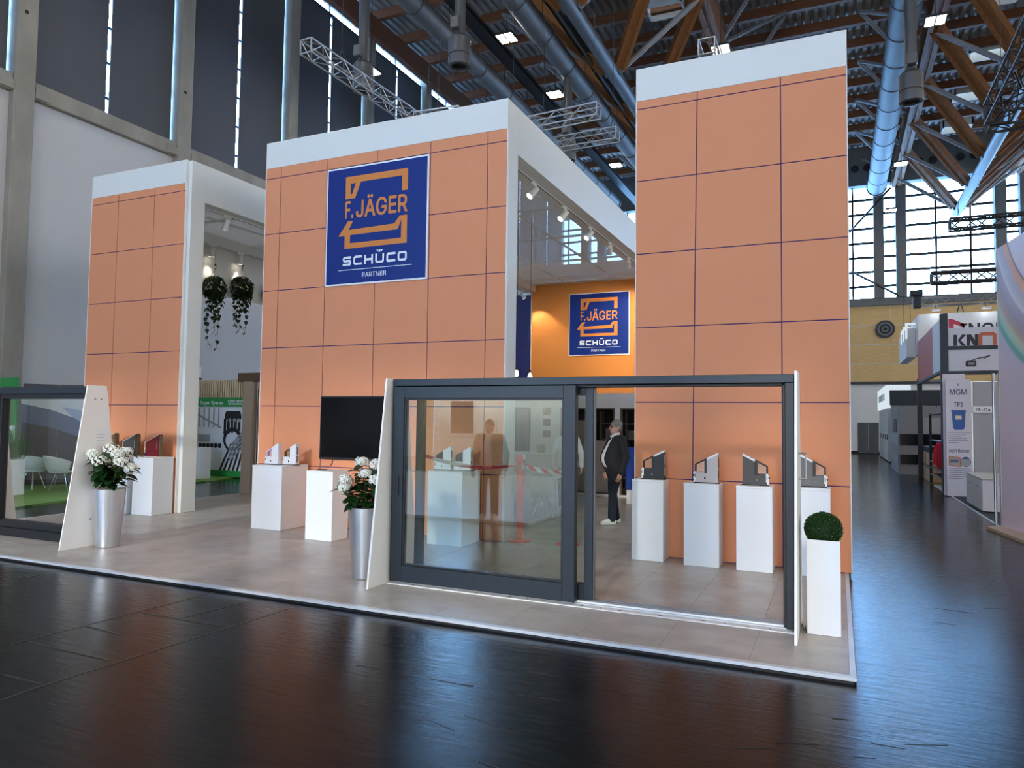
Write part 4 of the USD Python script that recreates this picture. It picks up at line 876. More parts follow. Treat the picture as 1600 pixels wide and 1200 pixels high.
# boxwood
t = thing('square_planter', 'tall white square planter at the front corner beside the aisle', 'planter', (-0.125, 6.86, PZ))
obj('box', cat_([rb(-.255, .008, 6.725, 6.735, PZ, .845, .002), rb(-.255, .008, 6.985, 6.995, PZ, .845, .002), rb(-.255, -.245, 6.736, 6.984, PZ, .845, .002), rb(-.002, .008, 6.736, 6.984, PZ, .845, .002)]), 'white_plinth', t)
obj('soil', bx(-.244, -.003, 6.737, 6.983, .78, .80), 'soil', t)
bw = thing('boxwood_ball', 'clipped green boxwood ball in the white square planter', 'shrub', (-0.125, 6.86, .80))
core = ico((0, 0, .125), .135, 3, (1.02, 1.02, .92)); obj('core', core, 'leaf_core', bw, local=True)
g = np.random.default_rng(11); pts = []
fol = []
for i in range(3800):
    u = g.uniform(-.75, 1); ph = g.uniform(0, 2*np.pi); rr = math.sqrt(1-u*u); nrm = np.array([rr*math.cos(ph), rr*math.sin(ph), u])
    c = np.array([0, 0, .125])+nrm*np.array([.142, .142, .132])*g.uniform(.95, 1.06); d = unit(nrm+g.normal(0, .55, 3)); s = unit(np.cross(d, g.normal(0, 1, 3))); L = g.uniform(.012, .018)
    V = np.array([c, c+d*L*.5+s*L*.32, c+d*L, c+d*L*.5-s*L*.32]); fol.append(V)
fv = np.vstack(fol); k = np.arange(len(fol))*4; ff = np.vstack([np.c_[k, k+1, k+2], np.c_[k, k+2, k+3]])
obj('foliage', trimesh.Trimesh(fv, ff, process=False), 'leaf_box', bw, local=True, kind='stuff')
single('power_cable', tube([(-.31, 7.0, PZ+.006), (-.285, 6.80, PZ+.006), (-.275, 6.72, PZ+.03), (-.27, 6.74, PZ+.05), (-.263, 6.72, PZ+.006)], .004, 6), 'black', 'short black cable lying beside the white square planter', 'cable')

def hanging_plant(label, x, y, ztop, seed, length):
    g = np.random.default_rng(seed)
    t = thing('hanging_plant', label, 'hanging plant', (x, y, ztop-1.0))
    Z0 = 1.0
    obj('hook', cat_([rod((0, 0, Z0-.02), (0, 0, 5.885-ztop+Z0), .004, 5), ico((0, 0, Z0), .028, 1), tube([(.0, 0, Z0-.02), (.03, 0, Z0-.05), (0.01, 0, Z0-.09), (-.015, 0, Z0-.07)], .008, 6)]), 'black', t, local=True)
    for a in (0.3, 2.4, 4.5): obj('cord', rod((0, 0, Z0-.08), (.12*math.cos(a), .12*math.sin(a), Z0-.34), .003, 5), 'stem_brown', t, local=True)
    obj('pot', lathe([(0, Z0-.5), (.10, Z0-.5), (.135, Z0-.34), (.12, Z0-.34), (.1, Z0-.4), (0, Z0-.4)], 24), 'black', t, local=True, smooth=40)
    ball = []
    for i in range(230):
        ph = g.uniform(0, 2*np.pi); u = g.uniform(-1, 1); rr = math.sqrt(1-u*u)
        c = np.array([.23*rr*math.cos(ph), .23*rr*math.sin(ph), Z0-.54+.27*u]); d = unit([math.cos(ph), math.sin(ph), g.uniform(-1.2, -.1)])
        ball.append(leaf_mesh(c, d, (0, 0, 1), g.uniform(.08, .13), g.uniform(.065, .10), .3, True))
    obj('foliage', cat_(ball), 'leaf_hang', t, local=True, smooth=True, kind='stuff')
    nv = 9
    for v_ in range(nv):
        ph = v_*2*np.pi/nv+g.uniform(-.3, .3); Lv = length*g.uniform(.35, 1.0); pts = []; r_ = g.uniform(.06, .17)
        for k in range(9):
            q = k/8; pts.append(np.array([(r_+.05*math.sin(3*q+v_))*math.cos(ph+q*.6), (r_+.05*math.sin(3*q+v_))*math.sin(ph+q*.6), Z0-.55-Lv*q]))
        obj('vine', tube(pts, .004, 5), 'stem', t, local=True)
        for k in range(1, 9):
            for j in range(2 if k < 6 else 1):
                a = g.uniform(0, 2*np.pi); d = unit([math.cos(a), math.sin(a), -.9]); L = g.uniform(.08, .13)
                obj('leaf', leaf_mesh(pts[k], d, (0, 0, 1), L, L*.8, .2, True), 'leaf_hang', t, local=True, smooth=True)
hanging_plant('trailing green plant hanging under the first lit spotlight of the smaller canopy', -13.46, 12.55, 5.43, 21, 1.45)
hanging_plant('trailing green plant hanging under the second lit spotlight of the smaller canopy', -13.46, 13.40, 5.58, 22, 1.15)
hanging_plant('trailing green plant nearly hidden behind the edge of the middle wall', -13.46, 14.5, 5.6, 23, 1.5)

# ---------------------------------------------------------------- people
def sph(c, r, sc=(1, 1, 1), n=20):
    return m3.Manifold.sphere(1.0, n).scale(tuple(float(r*s) for s in sc)).translate(tuple(map(float, c)))
def cap(a, b, ra, rb_): return m3.Manifold.batch_hull([sph(a, ra), sph(b, rb_)])
def hull(*s): return m3.Manifold.batch_hull(list(s))
def uni(L): return m3.Manifold.batch_boolean(L, m3.OpType.Add)
def soft(man, edge=0.025, it=8):
    man = man.refine_to_length(edge); me = man.to_mesh()
    m = trimesh.Trimesh(np.array(me.vert_properties[:, :3], float), np.array(me.tri_verts), process=True)
    if it: trimesh.smoothing.filter_taubin(m, lamb=0.5, nu=0.53, iterations=it)
    return m
def hand(wrist, d, palm_n, s=1.0, curl=0.6):
    """five-fingered hand from the wrist along d; palm_n points out of the palm"""
    wrist = np.array(wrist, float); d = unit(d); pn = unit(np.array(palm_n)-d*np.dot(palm_n, d)); sd_ = np.cross(d, pn)
    parts = [hull(sph(wrist, .026*s), sph(wrist+d*.05*s+sd_*.028*s, .016*s), sph(wrist+d*.05*s-sd_*.028*s, .016*s), sph(wrist+d*.09*s+sd_*.030*s, .012*s), sph(wrist+d*.09*s-sd_*.030*s, .012*s))]
    for i, (o_, L) in enumerate(((.030, .070), (.010, .080), (-.010, .075), (-.030, .058))):
        p = wrist+d*.09*s+sd_*o_*s; a = curl
        p1 = p+(d*math.cos(a*.5)+pn*math.sin(a*.5))*L*.45*s; p2 = p1+(d*math.cos(a*1.4)+pn*math.sin(a*1.4))*L*.32*s; p3 = p2+(d*math.cos(a*2.1)+pn*math.sin(a*2.1))*L*.25*s
        parts += [cap(p, p1, .0095*s, .009*s), cap(p1, p2, .009*s, .008*s), cap(p2, p3, .008*s, .007*s)]
    p = wrist+d*.035*s+sd_*.026*s; p1 = p+(d*.6+sd_*.6+pn*.35)*.045*s; p2 = p1+(d*.85+sd_*.1+pn*.45)*.034*s
    parts += [cap(p, p1, .013*s, .011*s), cap(p1, p2, .011*s, .008*s)]
    return parts
def person(label, x, y, face, z0, H=1.76, belly=0.10, lean=0.0, look=0.0, top='jacket', topmat='jacket_black', legmat='jeans', shoemat='shoe_white', hairmat='hair_grey', specs=True, arms=None, step=0.12):
    """standing figure, local +x = facing direction"""
    k = H/1.76
    t = thing('person', label, 'person', (x, y, z0), face)
    V = lambda *p: np.array(p, float)*k
    hipL, hipR = V(0, .09, .93), V(0, -.09, .93)
    anL, anR = V(step, .10, .085), V(-step*.6, -.10, .085)
    knL, knR = (hipL+anL)/2+V(.035, .01, .02), (hipR+anR)/2+V(.035, -.01, .02)
    lx = lambda z: lean*(z-.93)*1.0
    pel = V(0, 0, .95); wst = V(lx(1.1), 0, 1.12); chs = V(lx(1.33), 0, 1.33); shL, shR = V(lx(1.45), .195, 1.43), V(lx(1.45), -.195, 1.43); nk = V(lx(1.5)+.005, 0, 1.50); hd = V(lx(1.62)+.03, 0, 1.635)
    if arms is None:
        elL, elR = V(lx(1.1)-.06, .29, 1.15), V(lx(1.1)-.06, -.29, 1.15); wrL, wrR = V(.03, .30, .87), V(.02, -.30, .87)
    else: elL, wrL, elR, wrR = [V(*a) for a in arms]
    torso = lambda e: [hull(sph(V(0, .07, .93), .115*k+e, (1, 1.15, .95)), sph(V(0, -.07, .93), .115*k+e, (1, 1.15, .95)), sph(wst+V(0, .06, 0), .12*k+e), sph(wst-V(0, .06, 0), .12*k+e), sph(wst+V(belly*.7, 0, -.03), .11*k+e, (1, 1.2, 1))),
                       hull(sph(wst+V(0, .06, 0), .12*k+e), sph(wst-V(0, .06, 0), .12*k+e), sph(wst+V(belly*.7, 0, 0), .11*k+e, (1, 1.2, 1)), sph(chs+V(.015, .085, 0), .11*k+e), sph(chs+V(.015, -.085, 0), .11*k+e), sph(shL-V(0, .05, .01), .06*k+e), sph(shR+V(0, .05, -.01), .06*k+e))]
    hands = hand(wrL, unit(wrL-elL), V(.2, -1, 0), k)+hand(wrR, unit(wrR-elR), V(.2, 1, 0), k)
    head = [hull(sph(hd+V(-.015, 0, .035), .092*k, (1.08, .86, 1.0)), sph(hd+V(.01, 0, -.005), .085*k, (1, .84, 1)), sph(hd+V(.055, 0, -.085), .038*k, (1, 1.1, .9)), sph(hd+V(.01, .045, -.05), .035*k), sph(hd+V(.01, -.045, -.05), .035*k)),
            hull(sph(hd+V(.092, 0, .02), .010*k), sph(hd+V(.118, 0, -.022), .0135*k), sph(hd+V(.098, .012, -.028), .009*k), sph(hd+V(.098, -.012, -.028), .009*k)),
            sph(hd+V(-.012, .083, -.005), .03*k, (.7, .35, 1.05)), sph(hd+V(-.012, -.083, -.005), .03*k, (.7, .35, 1.05))]
    body = uni(torso(0)+[cap(nk-V(0, 0, .06), hd-V(.005, 0, .06), .062*k, .055*k)]+head+[cap(shL, elL, .055*k, .042*k), cap(elL, wrL, .042*k, .028*k), cap(shR, elR, .055*k, .042*k), cap(elR, wrR, .042*k, .028*k)]+hands
               +[cap(hipL, knL, .085*k, .055*k), cap(knL, anL, .055*k, .038*k), cap(hipR, knR, .085*k, .055*k), cap(knR, anR, .055*k, .038*k), cap(anL, anL+V(.12, .01, -.04), .035*k, .03*k), cap(anR, anR+V(.12, -.01, -.04), .035*k, .03*k)])
    obj('body', soft(body, .018, 5), 'skin', t, local=True, smooth=True)
    # trousers
    tr = uni([hull(sph(hipL+V(0, 0, .04), .115*k, (1, 1.05, 1)), sph(hipR+V(0, 0, .04), .115*k, (1, 1.05, 1)), sph(pel+V(belly*.5, 0, .07), .11*k), sph(hipL-V(0, 0, .04), .108*k), sph(hipR-V(0, 0, .04), .108*k)),
              cap(hipL, knL, .104*k, .075*k), cap(knL, anL+V(0, 0, .01), .075*k, .066*k), cap(hipR, knR, .104*k, .075*k), cap(knR, anR+V(0, 0, .01), .075*k, .066*k)])
    obj('trousers', soft(tr, .03, 8), legmat, t, local=True, smooth=True)
    for an, s in ((anL, 1), (anR, -1)):
        f0 = V(0, 0, 0); b_ = np.array([an[0], an[1], 0.0])
        sh = uni([hull(sph(b_+V(-.045, 0, .045), .038*k), sph(b_+V(.02, 0, .075), .042*k), sph(b_+V(.13, s*.012, .042), .04*k, (1, 1.05, .8)), sph(b_+V(.185, s*.015, .036), .033*k, (1, 1.1, .75)))]).trim_by_plane((0, 0, 1), 0.018)
        shoe = obj('shoe', soft(sh, .015, 4), shoemat, t, local=True, smooth=True)
        so = hull(sph(b_+V(-.05, 0, .01), .04*k, (1, 1, .3)), sph(b_+V(.18, s*.015, .01), .042*k, (1, 1, .3))).trim_by_plane((0, 0, 1), 0.0).trim_by_plane((0, 0, -1), -0.020)
        obj('sole', soft(so, .05, 0), 'sole', shoe, local=True)
    if top == 'jacket':
        obj('shirt', soft(uni(torso(.014)+[hull(sph(nk-V(0, 0, .03), .075*k), sph(nk+V(.01, 0, .01), .068*k))]).trim_by_plane((0, 0, 1), .90*k), .03, 6), 'shirt_white', t, local=True, smooth=True)
        J = uni(torso(.034)+[hull(sph(V(-.01, .085, .86), .135*k), sph(V(-.01, -.085, .86), .135*k), sph(wst+V(belly*.4, .05, 0), .15*k), sph(wst+V(belly*.4, -.05, 0), .15*k)), cap(shL, elL, .088*k, .068*k), cap(elL, wrL-unit(wrL-elL)*.02, .068*k, .052*k), cap(shR, elR, .088*k, .068*k), cap(elR, wrR-unit(wrR-elR)*.02, .068*k, .052*k),
                 hull(sph(nk-V(.03, .05, .04), .055*k), sph(nk-V(.03, -.05, .04), .055*k), sph(shL, .07*k), sph(shR, .07*k))])
        w0 = trimesh.convex.convex_hull(np.array([V(.06, .055, 1.52), V(.06, -.055, 1.52), V(.5, .10, 1.55), V(.5, -.10, 1.55), V(.05, .085, .80), V(.05, -.085, .80), V(.6, .14, .78), V(.6, -.14, .78), V(.07, .075, 1.1), V(.07, -.075, 1.1)]))
        w0.apply_translation([lean*.3, 0, 0])
        J = J-m3.Manifold(m3.Mesh(np.array(w0.vertices, np.float32), np.array(w0.faces, np.uint32)))
        J = J-sph(hd+V(0, 0, .05), .16*k)
        obj('jacket', soft(J, .03, 6), topmat, t, local=True, smooth=True)
        for s in (1, -1):
            lp = trimesh.convex.convex_hull(np.array([V(.10+lean*.4, s*.05, 1.47), V(.155+lean*.3, s*.085, 1.22), V(.13+lean*.3, s*.135, 1.28), V(.085+lean*.4, s*.10, 1.44), V(.09, s*.06, 1.45), V(.11, s*.10, 1.28)])); obj('lapel', lp, topmat, t, local=True)
        obj('shirt_collar', cat_([trimesh.convex.convex_hull(np.array([V(.075, s*.01, 1.505), V(.055, s*.065, 1.53), V(.06, s*.06, 1.485), V(.095, s*.025, 1.46), V(.085, s*.02, 1.50)])) for s in (1, -1)]), 'shirt_white', t, local=True)
    else:
        S = uni(torso(.026)+[cap(shL, elL, .078*k, .060*k), cap(elL, wrL-unit(wrL-elL)*.02, .060*k, .045*k), cap(shR, elR, .078*k, .060*k), cap(elR, wrR-unit(wrR-elR)*.02, .060*k, .045*k), cap(nk-V(0, 0, .05), nk, .08*k, .07*k)])
        obj('shirt', soft(S, .03, 6), topmat, t, local=True, smooth=True)
    hr = hull(sph(hd+V(-.02, 0, .045), .098*k, (1.08, .90, 1.0)), sph(hd+V(-.035, 0, .0), .088*k, (1, .95, 1)))-hull(sph(hd+V(.10, 0, -.01), .075*k, (1, 1.15, 1)), sph(hd+V(.16, 0, .03), .09*k), sph(hd+V(.10, 0, -.2), .12*k), sph(hd+V(.0, 0, -.2), .1*k))
    obj('hair', soft(hr, .015, 3), hairmat, t, local=True, smooth=True)
    obj('eyes', cat_([ico(hd+V(.083, s*.033, .012), .011*k, 1) for s in (1, -1)]), 'eye', t, local=True)
    obj('eyebrows', cat_([rod(hd+V(.090, s*.015, .034), hd+V(.078, s*.052, .036), .005*k, 6) for s in (1, -1)]), hairmat, t, local=True)
    obj('mouth', rod(hd+V(.090, .022, -.060), hd+V(.090, -.022, -.060), .0065*k, 8), 'lips', t, local=True)
    if specs:
        gl = []
        for s in (1, -1):
            tor = trimesh.creation.torus(.027*k, .0028*k, major_sections=20, minor_sections=6); tor.apply_transform(trimesh.transformations.rotation_matrix(math.pi/2, [0, 1, 0])); tor.apply_scale([1, 1, .8]); tor.apply_translation(hd+V(.108, s*.034, .010)); gl.append(tor)
            gl.append(rod(hd+V(.106, s*.062, .014), hd+V(-.005, s*.082, .012), .0028*k, 5))
        gl.append(rod(hd+V(.112, .008, .014), hd+V(.112, -.008, .014), .0028*k, 5))
        obj('spectacles', cat_(gl), 'glasses', t, local=True)
    return t
person('man in black jacket, white shirt and white sneakers standing inside the stand, hand at thigh', -3.57, 12.33, math.atan2(-.62, -.78), PZ, 1.80, belly=.19, lean=-.05, step=.10)
person('person in white shirt and black trousers leaning, seen through the sliding door glass', -4.98, 13.75, math.atan2(.85, -.4), PZ, 1.72, belly=.03, lean=.25, top='shirt', topmat='shirt_white', legmat='trousers_black', hairmat='hair_dark', specs=False, step=.06)
person('visitor in dark jacket standing before the stand, seen only mirrored in the glass', -5.76, 1.62, math.pi/2-.15, 0.05, 1.78, belly=.04, top='jacket', legmat='trousers_black', shoemat='shoe_white', hairmat='hair_dark', specs=False, step=.05)

# ---------------------------------------------------------------- inside of the stand
cb = thing('storage_cabin', 'white fronted cabin with two open doorways behind the standing man', 'cabin', (-5.6, 17.7, PZ))
CYF = 16.6
def cabwall(x0, x1, z0, z1): return rb(x0, x1, CYF, CYF+0.08, z0, z1, 0.003)
for a in ((-8.5, -7.42, PZ, 2.15), (-7.0, -6.2, PZ, 2.15), (-7.42, -7.0, PZ, .95), (-4.82, -4.70, PZ, 2.15), (-3.75, -2.9, PZ, 2.15)): obj('wall_panel', cabwall(*a), 'cabin_white', cb)
obj('lintel', cabwall(-8.5, -2.9, 2.151, 2.46), 'cabin_white', cb)
obj('threshold', rb(-6.2, -3.75, CYF-.02, CYF+.1, PZ, PZ+.05, .003), 'cabin_white', cb)
for a, b in ((-6.2, -4.82), (-4.70, -3.75)):
    obj('door_frame', cat_([bx(a, a+.04, CYF+.01, CYF+.12, PZ+.05, 2.15), bx(b-.04, b, CYF+.01, CYF+.12, PZ+.05, 2.15), bx(a+.04, b-.04, CYF+.01, CYF+.12, 2.11, 2.15)]), 'oak_dark', cb)
obj('window_glass', bx(-7.42, -7.0, CYF+.03, CYF+.035, .95, 2.15), 'glass', cb)
for m in ring_frame(-7.42, -7.0, .95, 2.15, .04, CYF-.01, CYF+.09): obj('window_frame', m, 'anthracite', cb)
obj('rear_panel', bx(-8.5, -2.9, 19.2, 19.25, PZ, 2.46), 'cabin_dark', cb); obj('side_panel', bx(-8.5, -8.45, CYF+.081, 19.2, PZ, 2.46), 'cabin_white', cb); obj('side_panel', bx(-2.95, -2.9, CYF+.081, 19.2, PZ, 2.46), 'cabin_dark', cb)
obj('roof_panel', bx(-8.5, -2.9, CYF+.081, 19.25, 2.461, 2.50), 'cabin_white', cb)
# shelf unit with cartons
sh = thing('storage_shelf', 'shelf unit inside the cabin holding cartons', 'shelf', (-5.0, 18.4, PZ))
for z in (.35, .85, 1.35, 1.75): obj('shelf_board', rb(-5.7, -4.3, 18.2, 18.6, z, z+.03, .003), 'shelf_grey', sh)
for x in (-5.7, -5.0, -4.33): obj('upright', rb(x, x+.03, 18.2, 18.6, PZ, 2.1, .003), 'shelf_grey', sh)
for i, (x, z, w, h, m_, l) in enumerate(((-5.55, 1.38, .36, .26, 'carton', 'grey-brown carton on the upper shelf, seen left of the man'), (-4.95, 1.38, .30, .22, 'carton', 'small carton on the upper shelf behind the man'), (-5.2, .88, .16, .30, 'red_cloth', 'dark red box on the middle shelf behind the man'), (-4.62, 1.38, .2, .14, 'pvc_white', 'small white box on the shelf seen right of the man'))):
    t = thing('carton', l, 'box', (x+w/2, 18.38, z)); obj('box', rb(x, x+w, 18.25, 18.5, z, z+h, .004), m_, t); obj('tape_strip', bx(x+w/2-.02, x+w/2+.02, 18.249, 18.501, z+h-.06, z+h+.001), 'pale_wood', t)
for i, x in enumerate((-6.1, -5.62)):
    t = thing('storage_locker', ('beige', 'second beige')[i]+' locker standing inside the cabin doorway', 'locker', (x+.22, 17.6, PZ)); obj('body', rb(x, x+.44, 17.4, 17.8, PZ, 1.35+.5*(1-i), .005), 'beige', t); obj('door', rb(x+.015, x+.425, 17.385, 17.4, PZ+.05, 1.3+.5*(1-i), .004), 'beige', t); obj('handle', rb(x+.37, x+.385, 17.37, 17.385, .95, 1.1, .002), 'steel_grey', t)
t = thing('water_container', 'glossy blue container on white base, right behind the man', 'container', (-3.95, 15.5, PZ))
obj('base', rb(-4.18, -3.75, 15.3, 15.7, PZ, .36, .01), 'cabin_white', t); obj('tank', rb(-4.20, -3.73, 15.28, 15.72, .361, 1.27, .03), 'blue_gloss', t)
for k in range(4): obj('rib', rb(-4.19, -3.74, 15.27, 15.279, .5+.2*k, .53+.2*k, .002), 'blue_gloss', t)
for i, z in enumerate((1.98, 1.70, 1.42)):
    t = thing('wall_sample', f'{("upper", "middle", "lower")[i]} small brown sample square on the cabin wall behind the glass', 'material sample', (-6.55, CYF-.02, z))
    obj('tile', rb(-6.64, -6.46, CYF-.022, CYF-.001, z, z+.17, .004), 'oak_dark', t); obj('tile_face', rb(-6.62, -6.48, CYF-.026, CYF-.0221, z+.02, z+.15, .002), 'sample_brown', t)
t = thing('bar_counter', 'white counter behind the red and white tape, seen through the glass', 'counter', (-6.0, 14.9, PZ))
obj('body', rb(-6.75, -5.30, 14.7, 15.2, PZ, 1.08, .005), 'cabin_white', t); obj('worktop', rb(-6.80, -5.25, 14.65, 15.25, 1.081, 1.12, .006), 'white_plinth', t)
t = thing('carton', 'small carton standing on the white counter', 'box', (-6.0, 14.95, 1.12)); obj('box', rb(-6.1, -5.9, 14.85, 15.05, 1.121, 1.29, .004), 'carton', t); obj('lid', rb(-6.105, -5.895, 14.845, 15.055, 1.24, 1.295, .004), 'carton', t)
# meeting table and wire chairs
t = thing('meeting_table', 'white meeting table behind the sliding door glass', 'table', (-5.25, 13.0, PZ))
obj('table_top', rb(-5.85, -4.75, 12.65, 13.35, .76, .785, .006), 'white_plinth', t)
for x in (-5.78, -4.82):
    for y in (12.72, 13.28): obj('leg', rod((x, y, PZ), (x, y, .76), .018, 10), 'chrome', t)
def wire_chair(label, x, y, rz, group=None):
    t = thing('wire_chair', label, 'chair', (x, y, PZ), rz, group)
    V = []; F = []; n, m_ = 9, 9
    for i in range(n):
        u = i/(n-1)
        for j in range(m_):
            w = (j/(m_-1)-.5)*2
            if u < .5: q = (.22-.44*u*2*.95, .22*w*(1-.1*u), .44-.02*math.sin(math.pi*u*2)+.03*w*w)
            else:
                s = (u-.5)*2; q = (-.20-.10*s*s-.02*s, .22*w*(1-.25*s*s), .42+.40*s+.02*w*w); q = (q[0]+.06*w*w, q[1], q[2])
            V.append(q)
    for i in range(n-1):
        for j in range(m_-1): a = i*m_+j; F += [(a, a+1, a+m_+1), (a, a+m_+1, a+m_)]
    s1 = trimesh.Trimesh(np.array(V), np.array(F), process=False); s2 = s1.copy(); s2.apply_translation([0, 0, -.012]); s2.invert()
    obj('shell', cat_([s1, s2]), 'chair_shell', t, local=True, smooth=True)
    for sx in (-1, 1):
        for sy_ in (-1, 1):
            obj('leg', cat_([rod((.05*sx-.02, .05*sy_, .415), (.20*sx-.02, .20*sy_, 0), .007, 6), rod((.12*sx-.02, .03*sy_, .41), (.20*sx-.02, .20*sy_, .0), .005, 6)]), 'chrome', t, local=True)
    obj('wire_brace', cat_([rod((.11*a-.02, .11*b, .22), (.11*c-.02, .11*d, .22), .004, 5) for a, b, c, d in ((1, 1, 1, -1), (1, -1, -1, -1), (-1, -1, -1, 1), (-1, 1, 1, 1), (1, 1, -1, -1), (1, -1, -1, 1))]), 'chrome', t, local=True)
    return t
wc = wire_chair('white shell chair with wire legs at the near side of the meeting table', -5.55, 12.30, 1.4)
dup(wc, (-4.95, 12.42, PZ), 1.8, 'white shell chair with wire legs at the near right end of the meeting table')
dup(wc, (-5.6, 13.72, PZ), -1.5, 'white shell chair with wire legs on the far side of the meeting table')
dup(wc, (-6.25, 13.0, PZ), 0.0, 'white shell chair with wire legs at the left end of the meeting table')
# stanchion and tape
st = thing('barrier_post', 'orange-red barrier post on round base, seen through the sliding door glass', 'barrier post', (-4.30, 9.86, PZ))
obj('base', lathe([(0, 0), (.17, 0), (.17, .012), (.155, .02), (.05, .028), (0, .028)], 32), 'stanchion_red', st, local=True, smooth=30)
obj('post', rb(-.05, .05, -.03, .03, .028, 1.16, .012), 'stanchion_red', st, local=True)
obj('cassette', rb(-.055, .055, -.04, .04, 1.161, 1.27, .012), 'stanchion_red', st, local=True); obj('tape_slot', rb(.02, .075, -.035, .035, 1.05, 1.155, .006), 'panel_grey', st, local=True); obj('white_cap', rb(.01, .07, -.03, .03, 1.20, 1.275, .006), 'pvc_white', st, local=True)
def tape(p, q, sag, w, label):
    p, q = np.array(p), np.array(q); V = []
    for i in range(25):
        u = i/24; c = p+(q-p)*u-np.array([0, 0, sag*4*u*(1-u)]); tw_ = .35*math.sin(6*u); V += [c+np.array([.3*tw_*w, .3*tw_*w, w/2]), c-np.array([.3*tw_*w, .3*tw_*w, w/2])]
    F = []
    for i in range(24): a = 2*i; F += [(a, a+1, a+3), (a, a+3, a+2)]
    m = trimesh.Trimesh(np.array(V), np.array(F), process=False); m2 = m.copy(); n_ = unit(np.cross(q-p, [0, 0, 1]))*.0015; m2.apply_translation(n_); m2.invert()
    return single('barrier_tape', cat_([m, m2]), 'tape', label, 'barrier tape')
st2 = dup(st, (-3.57, 9.90, PZ), 0.4, 'second orange-red barrier post, hidden behind the grey sash stile')
tape((-4.22, 9.86, 1.16), (-3.63, 9.90, 1.10), .04, .06, 'short red and white barrier tape between the two orange posts')
tape((-4.36, 9.83, 1.18), (-4.49, 7.24, 1.44), .10, .05, 'red and white barrier tape running from the orange post forward to the door display')
for i, (x, z, l) in enumerate(((-6.23, 2.83, 'glowing pendant bulb nearer the middle wall edge'), (-5.92, 2.76, 'glowing pendant bulb before the orange rear wall'))):
    t = thing('pendant_bulb', l, 'pendant lamp', (x, 14.0, z)); obj('bulb', lathe([(0, -.075), (.03, -.068), (.052, -.03), (.05, .0), (.03, .045), (.018, .07), (0, .07)], 20).apply_translation([x, 14.0, z]), 'bulb', t, smooth=50)
    obj('socket', rod((x, 14, z+.07), (x, 14, z+.14), .02, 12), 'black', t); obj('cable', rod((x, 14, z+.14), (x, 14, 6.16), .005, 6), 'black', t)
# behind the middle wall, seen left of it
t = thing('beige_partition', 'beige partition post with dark gap behind the wide plinth', 'partition', (-12.4, 12.9, PZ))
obj('post', rb(-12.72, -12.42, 12.80, 12.95, PZ, 2.65, .004), 'beige', t); obj('side_post', rb(-12.30, -12.18, 12.86, 13.0, PZ, 2.75, .004), 'beige', t); obj('back_board', bx(-12.42, -12.30, 12.97, 12.99, PZ, 2.5), 'cabin_dark', t); obj('cross_rail', rb(-12.9, -12.18, 12.81, 12.95, 2.651, 2.86, .004), 'oak_dark', t)
t = thing('shelf_unit', 'narrow beige shelf unit seen beside the left edge of the middle wall', 'shelf', (-11.7, 12.9, PZ))
obj('back_panel', bx(-12.17, -11.2, 13.2, 13.22, PZ, 2.05), 'shelf_grey', t)
for z in (.06, .55, 1.0, 1.42, 2.02): obj('shelf_board', rb(-12.17, -11.2, 12.85, 13.2, z, z+.03, .003), 'beige', t)
obj('side_panel', rb(-12.20, -12.171, 12.85, 13.2, PZ, 2.05, .003), 'shelf_grey', t); obj('side_panel', rb(-11.2, -11.17, 12.85, 13.2, PZ, 2.05, .003), 'shelf_grey', t)
t = thing('spray_bottle', 'blue bottle with white cap standing beside the wide plinth top', 'bottle', (-11.83, 12.95, 1.03))
obj('body', lathe([(0, 0), (.05, 0), (.055, .02), (.055, .22), (.03, .27), (0, .27)], 20), 'blue_gloss', t, local=True, smooth=40); obj('cap', rb(-.05, .03, -.02, .02, .271, .34, .008), 'pvc_white', t, local=True)
t = thing('hanging_box', 'small white box with black clamps hanging beside the smaller canopy post', 'box', (-13.6, 12.15, 2.70))
obj('box', rb(-13.68, -13.56, 12.0, 12.34, 2.72, 2.98, .01), 'pvc_white', t); obj('clamp', cat_([rb(-13.69, -13.55, 12.02, 12.07, 2.68, 2.72, .004), rb(-13.69, -13.55, 12.27, 12.36, 2.68, 2.72, .004)]), 'black', t); obj('wire', rod((-13.65, 12.3, 2.98), (-13.665, 12.3, 4.76), .004, 5), 'steel_dark', t)

# ---------------------------------------------------------------- neighbouring stand on the left
def prism(pts, z0, z1): return extr(Polygon(pts), z1-z0).apply_translation([0, 0, z0])
t = thing('green_carpet', 'bright green carpeted floor of the neighbouring stand', 'carpet', (-16.5, 12, 0))
obj('carpet', prism([(-13.9, 6.2), (-14.48, 8.72), (-14.75, 10.1), (-16.1, 14.9), (-16.65, 17.2), (-18.95, 17.2), (-18.95, 6.2)], 0, .03), 'green_carpet', t)
obj('edge_trim', beam((-16.1, 14.9, .017), (-14.46, 8.72, .017), .03, .036), 'grass_leaf', t)
# poster wall
t = thing('poster_wall', 'tall poster of black and white machinery under a green header, seen beside the beige partition', 'poster', (-16.9, 16.3, .03))
obj('board', rb(-18.2, -16.0, 16.25, 16.35, .03, 2.40, .004), 'poster_white', t); obj('green_header', bx(-18.2, -16.0, 16.244, 16.25, 2.12, 2.40), 'green_print', t); obj('green_foot', bx(-18.2, -16.0, 16.244, 16.25, .03, .22), 'green_print', t)
m = text('Super Spacer', .105, .003, True, .95); obj('lettering', xz(m, -17.86, 16.243, 2.19), 'poster_white', t)
for k, (tx, zz) in enumerate((('FLEXIBEL, PRÄZISE,', 2.27), ('VERTRAUENSVOLL', 2.185))):
    m = text(tx, .055, .003, True, .62); obj('lettering', xz(m, -16.72, 16.243, zz), 'poster_white', t)
g = np.random.default_rng(4); px_ = []
def pr(poly, mat, y): obj('print', xz(extr(poly, .002), 0, y, 0), mat, t)
